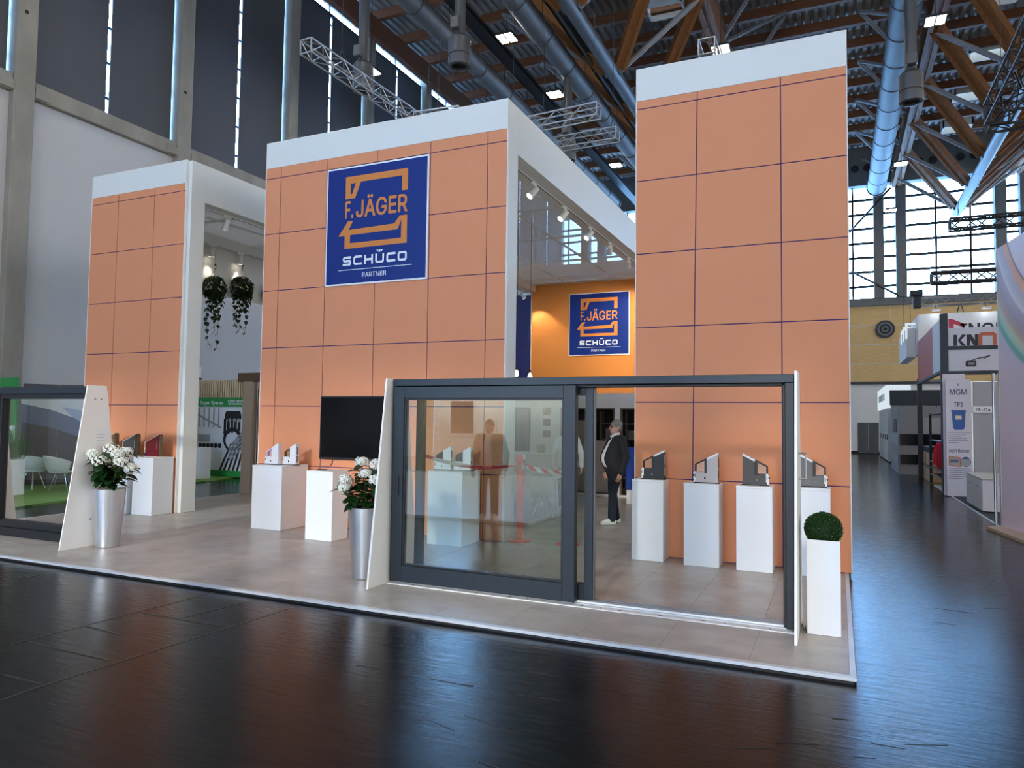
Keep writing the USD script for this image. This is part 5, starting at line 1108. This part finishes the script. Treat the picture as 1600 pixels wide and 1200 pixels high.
pr(unary_union([sbox(-16.86+.14*k, 1.28+.03*k, -16.76+.14*k, 1.80-.02*abs(k-2)) for k in range(5)]), 'poster_black', 16.2435)
pr(Point(-16.50, 1.15).buffer(.36).difference(Point(-16.50, 1.12).buffer(.27)), 'poster_black', 16.2432); pr(Point(-16.50, 1.80).buffer(.33).intersection(sbox(-17, 1.75, -16, 2.0)), 'poster_black', 16.243)
pr(unary_union([LineString([(-16.95+.17*k, .25), (-16.55+.13*k, 1.0)]).buffer(.035) for k in range(5)]), 'poster_black', 16.2428)
pr(unary_union([LineString([(-16.62, .5+.1*k), (-16.1, .9+.12*k)]).buffer(.03) for k in range(5)]), 'poster_grey', 16.2426)
pr(unary_union([Point(-16.62+.18*k, 1.72).buffer(.06) for k in range(4)]), 'poster_grey', 16.2424)
pr(unary_union([sbox(-17.9+.2*k, 1.5, -17.85+.2*k, 2.1) for k in range(5)]+[LineString([(-18.0, 1.9), (-17.0, 1.5)]).buffer(.03), sbox(-17.9, 1.05, -17.4, 1.28)]), 'poster_grey', 16.2430)
pr(unary_union([Point(-17.8+.16*k, .95).buffer(.075) for k in range(6)]), 'poster_black', 16.2429)
sw = thing('slat_screen', 'screen of vertical pale wood slats above the green poster header', 'slat screen', (-17.0, 16.6, 2.35))
obj('rail', bx(-18.4, -15.9, 16.64, 16.68, 0.03, 2.9), 'beige', sw)
for k in range(27): obj('slat', rb(-18.4+.092*k, -18.4+.092*k+.06, 16.58, 16.64, 2.0, 2.95, .003), 'slat_wood', sw)
t = thing('white_pedestal', 'white pedestal on the green carpet before the poster', 'plinth', (-17.1, 15.6, .03)); obj('box', rb(-17.05, -16.65, 15.2, 15.6, .03, .90, .004), 'white_plinth', t); obj('top_board', rb(-17.055, -16.645, 15.195, 15.605, .901, .93, .004), 'white_plinth', t)
# dark wall with a wave print (along its own direction)
A0, A1 = np.array([-18.85, 11.55]), np.array([-16.85, 14.0]); AD = (A1-A0)/np.linalg.norm(A1-A0); AN = np.array([AD[1], -AD[0]]); AL = np.linalg.norm(A1-A0)
dw = thing('print_wall', 'dark grey stand wall printed with a pale blue wave, behind the left window display', 'stand wall', (*((A0+A1)/2), .03))
def onwall(poly, mat, name, off, th=.002):
    m = extr(poly, th); v = np.asarray(m.vertices); P = A0[None, :]+v[:, :1]*AD[None, :]+(off+v[:, 2:3])*AN[None, :]; m.vertices = np.c_[P, v[:, 1]]
    return obj(name, m, mat, dw)
for k in range(4): onwall(sbox(AL*k/4+.004, .03, AL*(k+1)/4-.004, 2.60), 'wall_dark', 'panel', -.04, .04)
onwall(sbox(0, .03, AL, .16), 'black', 'baseboard', 0, .006)
onwall(Polygon([(0, 2.35), (.9, 2.45), (1.6, 2.15), (2.0, 1.75), (2.35, 1.25), (2.45, .95), (2.1, 1.1), (1.7, 1.45), (1.2, 1.75), (.6, 1.98), (0, 2.12)]).buffer(.03), 'wave_pale', 'print', .001)
onwall(Polygon([(.9, 2.0), (1.6, 1.85), (2.05, 1.45), (2.3, 1.1), (2.0, 1.15), (1.6, 1.5), (1.2, 1.72)]).buffer(.02), 'wave_blue', 'print', .0035)
onwall(Polygon([(0, 2.08), (.7, 1.92), (1.25, 1.68), (1.65, 1.30), (1.2, 1.28), (.6, 1.5), (0, 1.62)]), 'wave_slate', 'print', .003)
onwall(Point(2.72, 1.45).buffer(.38), 'wave_slate', 'print', .004); onwall(Point(2.76, 1.48).buffer(.27), 'wave_blue', 'print', .0065)
onwall(affinity.scale(Point(2.72, 2.0).buffer(.22), 1.3, .7), 'poster_black', 'print', .004)
t = thing('grass_planter', 'white planter box with tall green grass beside the dark print wall', 'planter', (-16.75, 10.1, .03)); obj('box', rb(-17.05, -16.6, 9.9, 10.3, .03, .82, .006), 'white_plinth', t)
gr = thing('ornamental_grass', 'tall green grass growing in the white planter box', 'grass', (-16.82, 10.1, .82)); bl = []
for i in range(160):
    b = np.array([g.uniform(-.2, .2), g.uniform(-.17, .17), -.02]); d = unit([g.normal(0, .35), g.normal(0, .35), 1]); bl.append(leaf_mesh(b, d, unit([g.normal(), g.normal(), .2]), g.uniform(.4, .75), .018, g.uniform(.1, .4)))
obj('blades', cat_(bl), 'grass_leaf', gr, local=True, kind='stuff')
t = thing('green_banner', 'narrow green banner with pale lower half at the edge of the left window', 'banner', (-18.3, 10.9, .03)); obj('board', rb(-18.6, -17.95, 10.85, 10.9, .03, 2.7, .004), 'green_print', t); obj('pale_print', bx(-18.6, -17.95, 10.846, 10.85, .5, 1.55), 'poster_white', t); obj('leaf_print', xz(extr(affinity.scale(Point(-18.2, 1.1).buffer(.3), .8, 1.3), .002), 0, 10.845, 0), 'green_print', t)
def tub_chair(label, x, y, rz):
    t = thing('tub_chair', label, 'chair', (x, y, .03), rz)
    V, F = [], []; n, m_ = 8, 17
    for i in range(n):
        u = i/(n-1)
        for j in range(m_):
            a = (j/(m_-1)-.5)*2*2.1; r_ = .16+.22*u**.6; h_ = .44+(.38*u**2.2)*(.35+.65*max(0, math.cos(a*.6)))
            V.append((-r_*math.cos(a)*1.0, r_*math.sin(a), h_))
    for i in range(n-1):
        for j in range(m_-1): a = i*m_+j; F += [(a, a+1, a+m_+1), (a, a+m_+1, a+m_)]
    s1 = trimesh.Trimesh(np.array(V), np.array(F), process=False); s2 = s1.copy(); s2.apply_translation([0, 0, -.014]); s2.invert()
    obj('shell', cat_([s1, s2]), 'chair_shell', t, local=True, smooth=True)
    obj('seat', lathe([(0, .40), (.2, .405), (.27, .43), (.26, .455), (.15, .45), (0, .445)], 28), 'chair_shell', t, local=True, smooth=40)
    for a in (.6, 2.2, 3.8, 5.4): obj('leg', rod((.12*math.cos(a), .12*math.sin(a), .40), (.26*math.cos(a), .26*math.sin(a), 0), .011, 8), 'chrome', t, local=True)
    return t
tc = tub_chair('white tub chair facing the white table, seen through the left window display', -16.95, 11.35, .9)
dup(tc, (-17.75, 11.2, .03), 1.9, 'white tub chair half hidden behind the grass planter')
dup(tc, (-16.2, 12.6, .03), -2.3, 'white tub chair on the far side of the round table')
t = thing('round_table', 'round white table on the green carpet behind the left window display', 'table', (-16.35, 11.85, .03))
obj('table_top', lathe([(0, .72), (.40, .72), (.415, .735), (.40, .75), (0, .75)], 36), 'white_plinth', t, local=True, smooth=30); obj('column', rod((0, 0, .02), (0, 0, .72), .03, 14), 'chrome', t, local=True); obj('foot', lathe([(0, 0), (.25, 0), (.25, .012), (.03, .03), (0, .03)], 30), 'chrome', t, local=True, smooth=30)

# ---------------------------------------------------------------- stand across the aisle, mirrored in the glass
ow = thing('opposite_stand_wall', 'white stand wall across the aisle, seen only mirrored in the sliding door', 'stand wall', (-8, -8.0, 0))
obj('pale_floor', rb(-13.4, -4.9, -7.99, 1.8, 0, .05, .004), 'white_plinth', ow)
for k in range(5): obj('wall_panel', rb(-12.6+1.2*k+.003, -12.6+1.2*(k+1)-.003, -8.1, -8.0, 0, 3.0, .004), 'white_paint', ow)
for m in ring_frame(-12.0, -11.0, 1.3, 2.5, .06, -8.02, -7.96): obj('window_frame', m, 'white_edge', ow)
obj('window_opening', bx(-11.94, -11.06, -7.999, -7.99, 1.36, 2.44), 'black', ow)
for k in range(8): obj('slat', rb(-13.3+.085*k, -13.3+.085*k+.05, -8.1, -7.98, 0, 3.0, .003), 'slat_wood', ow)

for k in range(4):
    x = -12.0+1.6*k
    t = thing('stand_spotlight', f'{("first", "second", "third", "fourth")[k]} white arm spotlight along the stand wall across the aisle', 'spotlight', (x, -7.4, 3.0))
    obj('arm', rod((x, -8.05, 3.0), (x, -7.4, 3.12), .012, 8), 'white_paint', t); obj('head', rb(x-.09, x+.09, -7.46, -7.30, 3.06, 3.12, .01), 'white_paint', t); obj('lens', bx(x-.07, x+.07, -7.44, -7.32, 3.054, 3.0599), 'led', t)
    l_ = UsdLux.SphereLight.Define(stage, str(t.GetPath())+'/lamp_light'); light_common(l_, 800, (1.0, .95, .92)); l_.CreateRadiusAttr(.05); l_.AddTranslateOp().Set(Gf.Vec3d(0, 0.02, -.03))

# ---------------------------------------------------------------- stands along the right side of the aisle
L0, L1 = np.array([2.665, 15.50]), np.array([3.22, 11.8]); LD = (L1-L0)/np.linalg.norm(L1-L0)
M['ring_print'] = usdkit.material(stage, '/World/Looks/ring_print', {'g': ('geometry', {}), 'd': ('vector_math', {'math_type': 'distance', 'vector2': (3.05, 12.93, 6.2)}), 's': ('math', {'math_type': 'divide', 'value2': 5.0}),
    'r': ('rgb_ramp', {'ramp': [(0.0, (0.856, 0.759, 0.900)), (.47, (0.920, 0.830, 0.900)), (.478, (0.186, 0.124, 0.100)), (.485, (0.893, 0.424, 0.218)), (.51, (0.920, 0.495, 0.268)), (.525, (0.614, 0.584, 0.670)), (.56, (0.781, 0.759, 0.837)), (.572, (0.920, 0.900, 0.900)), (.58, (0.558, 0.530, 0.636)), (.62, (0.466, 0.424, 0.518)), (.655, (0.614, 0.478, 0.419)), (.675, (0.670, 0.777, 0.569)), (.70, (0.446, 0.777, 0.636)), (.708, (0.167, 0.530, 0.485)), (.725, (0.186, 0.565, 0.518)), (.735, (0.744, 0.707, 0.837)), (1.0, (0.874, 0.742, 0.837))]}),
    'p': ('principled_bsdf', {'roughness': .5})}, [('g.position', 'd.vector1'), ('d.value', 's.value1'), ('s.value', 'r.fac'), ('r.color', 'p.base_color')], surface='p.BSDF')
t = thing('curved_print_wall', 'tall lilac stand wall printed with curved brown and teal bands at the right edge', 'stand wall', (*((L0+L1)/2), .05))
nrm_ = np.array([LD[1], -LD[0]])*-1
def lp(u, o): return tuple(L0+LD*u+np.array([-LD[1], LD[0]])*o)
obj('panel', prism([lp(0, 0), lp(3.7, 0), lp(3.7, .12), lp(0, .12)], .05, 5.06), 'ring_print', t)
obj('edge_profile', prism([lp(-.02, -.005), lp(-.001, -.005), lp(-.001, .125), lp(-.02, .125)], .05, 5.06), 'white_edge', t)
obj('wooden_base', prism([lp(.15, -.30), lp(3.7, -.30), lp(3.7, .3), lp(-.05, .3), lp(-.05, -.02)], 0, .05), 'plywood', t)
ST = thing('partition_wall', 'grey partition wall of the small stand beside the tall printed banner', 'partition', (4.0, 21.8, 0))
for k in range(3): obj('panel', rb(3.14+1.0*k+.03, 3.14+1.0*(k+1)-.03, 21.76, 21.80, .05, 2.95, .003), 'panel_grey', ST)
for k in range(4): obj('upright', rod((3.14+1.0*k, 21.78, 0), (3.14+1.0*k, 21.78, 2.97), .03, 10), 'alu', ST)
obj('top_rail', rb(3.14, 6.14, 21.755, 21.805, 2.951, 2.98, .003), 'alu', ST)
for i, (x, y) in enumerate(((2.60, 15.66), (2.68, 15.58))):
    t = single('aluminium_pole', rod((x, y, 0), (x, y, 2.80), .025 if i == 0 else .03, 12), 'alu', ('slim', 'slightly thicker')[i]+' aluminium stand post at the edge of the lilac wall', 'post', smooth=30)
def hanging_sign(name, label, word, x0, x1, y, z0, z1, mat='pvc_white'):
    t = thing(name, label, 'sign', ((x0+x1)/2, y, z0)); obj('board', rb(x0, x1, y, y+.012, z0, z1, .002), mat, t)
    m = text(word, (z1-z0)*.5, .002, True, (x1-x0)*.68); obj('lettering', xz(m, x0+(x1-x0)*.16, y-.0005, z0+(z1-z0)*.25), 'print_black', t); return t
hanging_sign('stand_number_sign', 'small white stand number sign on the grey partition', '7A-314', 3.14, 3.60, 21.70, 2.17, 2.33)
mg = thing('banner_wall', 'tall pale lilac banner printed with a blue drum and rubber blocks', 'banner', (2.83, 21.72, 0))
obj('board', rb(2.55, 3.12, 21.70, 21.75, .02, 3.02, .004), 'mgm_panel', mg); obj('top_board', rb(2.50, 3.0, 21.82, 21.85, .02, 3.18, .004), 'mgm_panel', mg)
def mgt(w_, h, z, wd, mat, bold=True): m = text(w_, h, .002, bold, wd); obj('lettering', xz(m, 2.835-wd/2, 21.699, z), mat, mg)
mgt('MGM', .14, 2.63, .38, 'print_violet'); mgt('TPS', .12, 2.32, .20, 'print_navy'); mgt('Butyl Rubber', .085, 1.145, .46, 'print_violet')
def mgp(poly, mat, name='print', off=0.0): obj(name, xz(extr(poly, .002), 0, 21.699-off, 0), mat, mg)
mgp(Polygon([(2.68, 2.22), (2.99, 2.22), (2.965, 1.78), (2.93, 1.73), (2.74, 1.73), (2.705, 1.78)]), 'drum_blue'); mgp(sbox(2.67, 2.19, 3.0, 2.23), 'drum_blue', off=.001); mgp(sbox(2.765, 1.99, 2.90, 2.09), 'pale_wood', off=.002)
for k, w_ in enumerate((.50, .38, .27, .40, .45, .23)): mgp(sbox(2.60, 1.65-.052*k, 2.60+w_, 1.66-.052*k), 'print_violet')
for k, w_ in enumerate((.48, .50, .40, .47, .5, .3)): mgp(sbox(2.60, .72-.05*k, 2.60+w_, .73-.05*k), 'print_violet')
mgp(Polygon([(2.60, .80), (2.86, .77), (2.86, 1.02), (2.60, 1.05)]), 'print_orange'); m = text('GIVIX', .085, .002, True, .2); 
mgp(Polygon([(2.60, .80), (2.86, .77), (2.86, 1.02), (2.60, 1.05)]).buffer(-.02), 'carton', off=.001); mgp(sbox(2.63, .88, 2.81, .96), 'print_violet', off=.002); mgp(affinity.scale(Point(2.975, .905).buffer(.115), .95, 1.1), 'print_navy'); mgp(sbox(2.875, .80, 3.07, .98), 'poster_grey', off=.001)
m = text('S', .07, .002, True); obj('lettering', xz(m, 2.81, 21.699, 2.86), 'print_violet', mg)
sb_ = thing('sideboard', 'low white sideboard with two doors below the grey partition', 'sideboard', (3.1, 19.1, 0))
obj('body', rb(2.77, 3.5, 18.1, 20.1, .03, .70, .004), 'panel_lilac', sb_); obj('top_board', rb(2.74, 3.53, 18.07, 20.13, .701, .74, .005), 'cream', sb_)
for a, b in ((18.13, 19.08), (19.11, 20.07)):
    d = obj('door', rb(2.752, 2.769, a, b, .05, .68, .003), 'cream', sb_); obj('handle', rb(2.738, 2.751, (a+b)/2-.08, (a+b)/2+.08, .52, .535, .002), 'steel_grey', d)
t = thing('dark_carpet', 'dark carpet of the small stand with pale edge strip along the aisle', 'carpet', (4, 18.7, 0)); obj('carpet', bx(2.68, 6.2, 15.7, 21.7, 0, .012), 'carpet_dark', t); obj('edge_strip', bx(2.64, 2.679, 15.7, 21.7, 0, .016), 'alu_edge', t); obj('white_floor', bx(2.64, 3.3, 21.9, 25.5, 0, .02), 'cream', t)
# fascia portal with large letters
kp = thing('fascia_portal', 'dark framed portal with white and rust fascia and large black letters', 'stand portal', (3.8, 25.5, 0))
KY0, KY1 = 22.6, 29.0
obj('post', rb(2.55, 2.73, KY0-.09, KY0+.09, 0, 4.86, .006), 'dark_slate', kp); obj('post', rb(2.55, 2.70, KY1-.08, KY1+.08, 0, 3.45, .006), 'dark_slate', kp)
obj('lower_bar', rb(2.731, 6.2, KY0-.06, KY0+.06, 3.20, 3.30, .005), 'dark_slate', kp); obj('upper_bar', rb(2.731, 6.2, KY0-.07, KY0+.05, 3.88, 3.97, .005), 'dark_slate', kp); obj('side_bar', rb(2.56, 2.66, KY0+.091, KY1-.081, 3.26, 3.34, .005), 'dark_slate', kp)
obj('lower_fascia', rb(2.731, 6.2, KY0-.02, KY0+.02, 3.301, 3.879, .004), 'panel_lilac', kp); obj('upper_fascia', rb(2.731, 6.2, KY0-.02, KY0+.02, 3.971, 4.47, .004), 'panel_lilac', kp)
obj('side_fascia', rb(2.57, 2.64, KY0+.091, KY0+1.9, 3.341, 4.75, .004), 'far_white', kp); obj('rust_panel', rb(2.57, 2.64, KY0+1.901, KY1-.081, 3.341, 4.75, .004), 'rust', kp)
for x_, sh_ in ((2.86, unary_union([sbox(0, 0, .085, .30), Polygon([(.10, .15), (.20, .30), (.30, .30), (.17, .15)]), Polygon([(.10, .15), (.17, .15), (.29, 0), (.19, 0)])])), (3.17, unary_union([sbox(0, 0, .075, .30), sbox(.185, 0, .26, .30), Polygon([(0, .30), (.10, .30), (.26, 0), (.16, 0)])]))):
    obj('lettering', xz(extr(sh_, .004), x_, KY0-.0205, 3.98), 'print_black', kp)
R_ = LineString([(.02, -.3), (.02, .27), (.06, .30), (.30, .30), (.34, .27), (.34, -.3)]).buffer(.045, cap_style=2, join_style=1).intersection(sbox(-1, .0, 1, 1)); obj('lettering', xz(extr(R_, .004), 3.46, KY0-.0205, 3.98), 'print_orange', kp)
fl_ = thing('flood_lamp', 'small black flood lamp on an arm before the portal fascia', 'lamp', (3.25, KY0-.8, 3.35)); 
obj('head', rb(3.02, 3.24, KY0-.95, KY0-.80, 3.36, 3.50, .02), 'black', fl_); obj('lens', rb(3.05, 3.20, KY0-.957, KY0-.951, 3.385, 3.475, .004), 'steel_grey', fl_); obj('arm', tube([(3.13, KY0-.87, 3.50), (3.25, KY0-.85, 3.56), (3.55, KY0-.85, 3.63), (3.55, KY0-.021, 3.63)], .012), 'black', fl_)
t = thing('arm_lamp', 'flat grey display lamp above the lilac banner', 'lamp', (2.5, 22.2, 2.95)); obj('head', rb(2.27, 2.60, 22.2, 22.40, 2.98, 3.05, .01), 'steel_grey', t); obj('arm', rod((2.58, 22.39, 3.02), (2.58, 22.52, 3.02), .02, 8), 'steel_dark', t)
# letter fascia further back
IY = 30.0
ino = thing('white_fascia', 'white lit fascia with red roof mark hanging behind the dark portal', 'stand fascia', (4.2, IY, 4.5))
obj('front_panel', rb(2.77, 7.5, IY, IY+.1, 4.5, 5.88, .005), 'pvc_white', ino); obj('side_panel', rb(2.70, 2.769, IY-.02, IY+4, 4.45, 5.88, .005), 'pvc_white', ino)
m = text('INOFO', .42, .004, True, 1.75); obj('lettering', xz(m, 4.02, IY-.0005, 5.05), 'print_black', ino)
obj('roof_mark', xz(extr(Polygon([(0, 0), (.16, 0), (.16, .38), (.48, .24), (.48, .38), (.10, .56), (0, .56)]), .004), 3.66, IY-.0005, 5.10), 'print_red', ino)
for i, x in enumerate((3.25, 4.78)):
    t = thing('fascia_lamp', ('left', 'right')[i]+' lit lamp shining down the white fascia', 'lamp', (x, IY-.35, 5.9)); obj('head', rb(x-.14, x+.14, IY-.42, IY-.22, 5.94, 6.0, .01), 'pvc_white', t); obj('lens', bx(x-.12, x+.12, IY-.40, IY-.24, 5.935, 5.9399), 'header_light', t); obj('arm', rod((x, IY-.3, 6.0), (x, IY+.05, 6.2), .015, 6), 'steel_grey', t)
    l_ = UsdLux.SphereLight.Define(stage, str(t.GetPath())+'/lamp_light'); light_common(l_, 30, (.85, .95, 1.0)); l_.CreateRadiusAttr(.05); l_.AddTranslateOp().Set(Gf.Vec3d(0, .05, -.02))
alu_truss((2.75, IY+.2, 6.35), (8.0, IY+.2, 6.35), .30, 'aluminium truss carrying the white fascia beyond the portal', drops=(.02, .9), ztop=17)
hs = thing('hanging_light_box', 'white hanging box with glowing top frame left of the white fascia', 'hanging sign', (2.6, 32, 4.4))
obj('box', rb(2.40, 2.695, 31.0, 34.5, 4.4, 5.5, .005), 'far_white', hs)
for k in range(3): obj('light_frame', cat_([bx(2.36+.02*k, 2.70, 31.0+1.1*k, 31.08+1.1*k, 5.62, 5.70), bx(2.36, 2.44, 31.0+1.1*k, 31.08+1.1*k, 5.1, 5.62)]), 'header_light', hs)
obj('suspension', cat_([rod((2.55, 31.2, 5.5), (2.55, 31.2, 16.05), .008, 5), rod((2.55, 34.2, 5.5), (2.55, 34.2, 16.05), .008, 5)]), 'steel_dark', hs)
t = thing('stage_lamp', 'black stage lamp clamped to the truss before the far windows', 'lamp', (2.8, IY, 6.5)); obj('head', rb(2.45, 2.85, IY-.2, IY+.2, 6.55, 6.75, .02), 'black', t); obj('bracket', rb(2.6, 2.66, IY-.03, IY+.03, 6.3, 6.56, .005), 'black', t); obj('body', rb(2.55, 2.8, IY-.12, IY+.12, 6.1, 6.5, .02), 'black', t)
# machine stands further down the aisle
mc = thing('grey_machine_stand', 'grey stand block with black glossy bands along the aisle', 'exhibit', (2.6, 32.5, 0))
obj('body', rb(2.05, 4.5, 30.4, 34.6, .0, 2.48, .01), 'machine_grey', mc)
for z0, z1 in ((1.08, 1.50), (.38, .74)): obj('black_band', cat_([rb(2.09, 4.5, 30.37, 30.399, z0, z1, .004), ]), 'black_gloss', mc)
for z0, z1 in ((1.10, 1.48), (.40, .72)): obj('side_band', rb(2.03, 2.049, 30.6, 34.4, z0, z1, .004), 'panel_grey', mc)
obj('door_panel', rb(2.85, 4.4, 30.375, 30.399, 1.51, 2.1, .004), 'panel_grey', mc); obj('window', rb(2.035, 2.049, 31.5, 33.2, 1.55, 2.05, .003), 'steel_dark', mc)
nv = thing('navy_header_stand', 'stand with dark navy header band and grey walls far down the aisle', 'stand wall', (3.8, 37, 0))
obj('header', rb(2.22, 5.8, 38.0, 38.2, 2.75, 3.45, .006), 'dark_slate', nv); obj('wall_panel', rb(2.25, 5.8, 38.05, 38.15, 0, 2.749, .004), 'machine_grey', nv)
for k in range(4): obj('panel_joint', bx(2.7+.7*k, 2.72+.7*k, 38.035, 38.05, 0, 2.749), 'steel_dark', nv)
lc = thing('lit_cabinet_row', 'row of tall cream cabinets under a glowing white header, far down the aisle', 'cabinet', (2.4, 43, 0))
obj('header_box', rb(2.12, 3.2, 39.4, 47.4, 2.65, 3.75, .01), 'header_light', lc)
for k in range(5):
    d = obj('door', rb(2.20, 2.6, 39.5+1.55*k+.03, 39.5+1.55*(k+1)-.03, .05, 2.64, .006), 'cream', lc); obj('handle', rb(2.17, 2.199, 39.5+1.55*k+.2, 39.5+1.55*k+.32, 1.1, 1.35, .004), 'black', d)
obj('lettering', cat_([bx(2.115, 2.119, 40.5+.7*k, 40.5+.7*k+.42, 3.05, 3.40) for k in range(8)]), 'print_violet', lc)
wd = thing('reception_cabinet', 'pale wood cabinet with dark stripe and black top beside the aisle', 'cabinet', (2.95, 28.4, 0))
obj('body', rb(2.70, 3.4, 26.9, 29.4, .0, .92, .006), 'oak_front', wd); obj('stripe', rb(2.692, 2.6995, 26.95, 29.35, .42, .55, .002), 'oak_dark', wd); obj('door_joint', bx(2.6935, 2.6998, 28.1, 28.13, .02, .90), 'oak_dark', wd); obj('counter_top', rb(2.66, 3.45, 26.85, 29.45, 1.08, 1.13, .006), 'black', wd); obj('gap_panel', rb(2.75, 3.35, 26.95, 29.35, .92, 1.08, .004), 'dark_slate', wd)
rk = thing('open_rack', 'dark open rack with shelves behind the red jacket', 'rack', (2.95, 24.9, 0))
for x, y in ((2.66, 23.4), (2.66, 26.3), (3.3, 23.4), (3.3, 26.3)): obj('upright', rb(x-.035, x+.035, y-.035, y+.035, .02, 2.2, .004), 'dark_slate', rk)
for z in (.3, .5, .7, 1.35, 2.15): obj('shelf_board', rb(2.63, 3.33, 23.37, 26.33, z, z+.03, .003), 'dark_slate' if z > .8 else 'oak_dark', rk)
obj('back_panel', bx(3.34, 3.36, 23.4, 26.3, .02, 2.2), 'black', rk)
hanging_sign('stand_number_sign', 'small white stand number sign hung on the dark open rack', '7A-208', 2.62, 2.92, 23.30, 2.02, 2.14)
jv, jf = [], []
for i in range(9):
    u = i/8; w_ = .10+.16*math.sin(math.pi*(.15+.75*u))
    for j in range(12): a = j/12*2*np.pi; jv.append((2.66+w_*math.cos(a)*(1+.08*math.sin(5*a+3*u)), 23.15+.09*math.sin(a)*(1+.15*math.sin(3*a)), 1.36-.72*u))
for i in range(8):
    for j in range(12): a, b = i*12+j, i*12+(j+1) % 12; jf += [(a, a+12, b), (b, a+12, b+12)]
jk = thing('red_jacket', 'red jacket hanging on the dark rack beside the lilac banner', 'jacket', (2.66, 23.15, .64)); jm = trimesh.Trimesh(np.array(jv), np.array(jf), process=False); obj('body', jm, 'red_cloth', jk, smooth=True)
for s in (-1, 1): obj('sleeve', rod((2.66+s*.18, 23.12, 1.28), (2.66+s*.24, 23.08, .74), .06, 12, r2=.045), 'red_cloth', jk, smooth=True)
obj('hanger', cat_([rod((2.5, 23.15, 1.33), (2.66, 23.15, 1.40), .008, 6), rod((2.82, 23.15, 1.33), (2.66, 23.15, 1.40), .008, 6), rod((2.66, 23.15, 1.40), (2.66, 23.36, 1.44), .006, 6)]), 'black', jk)
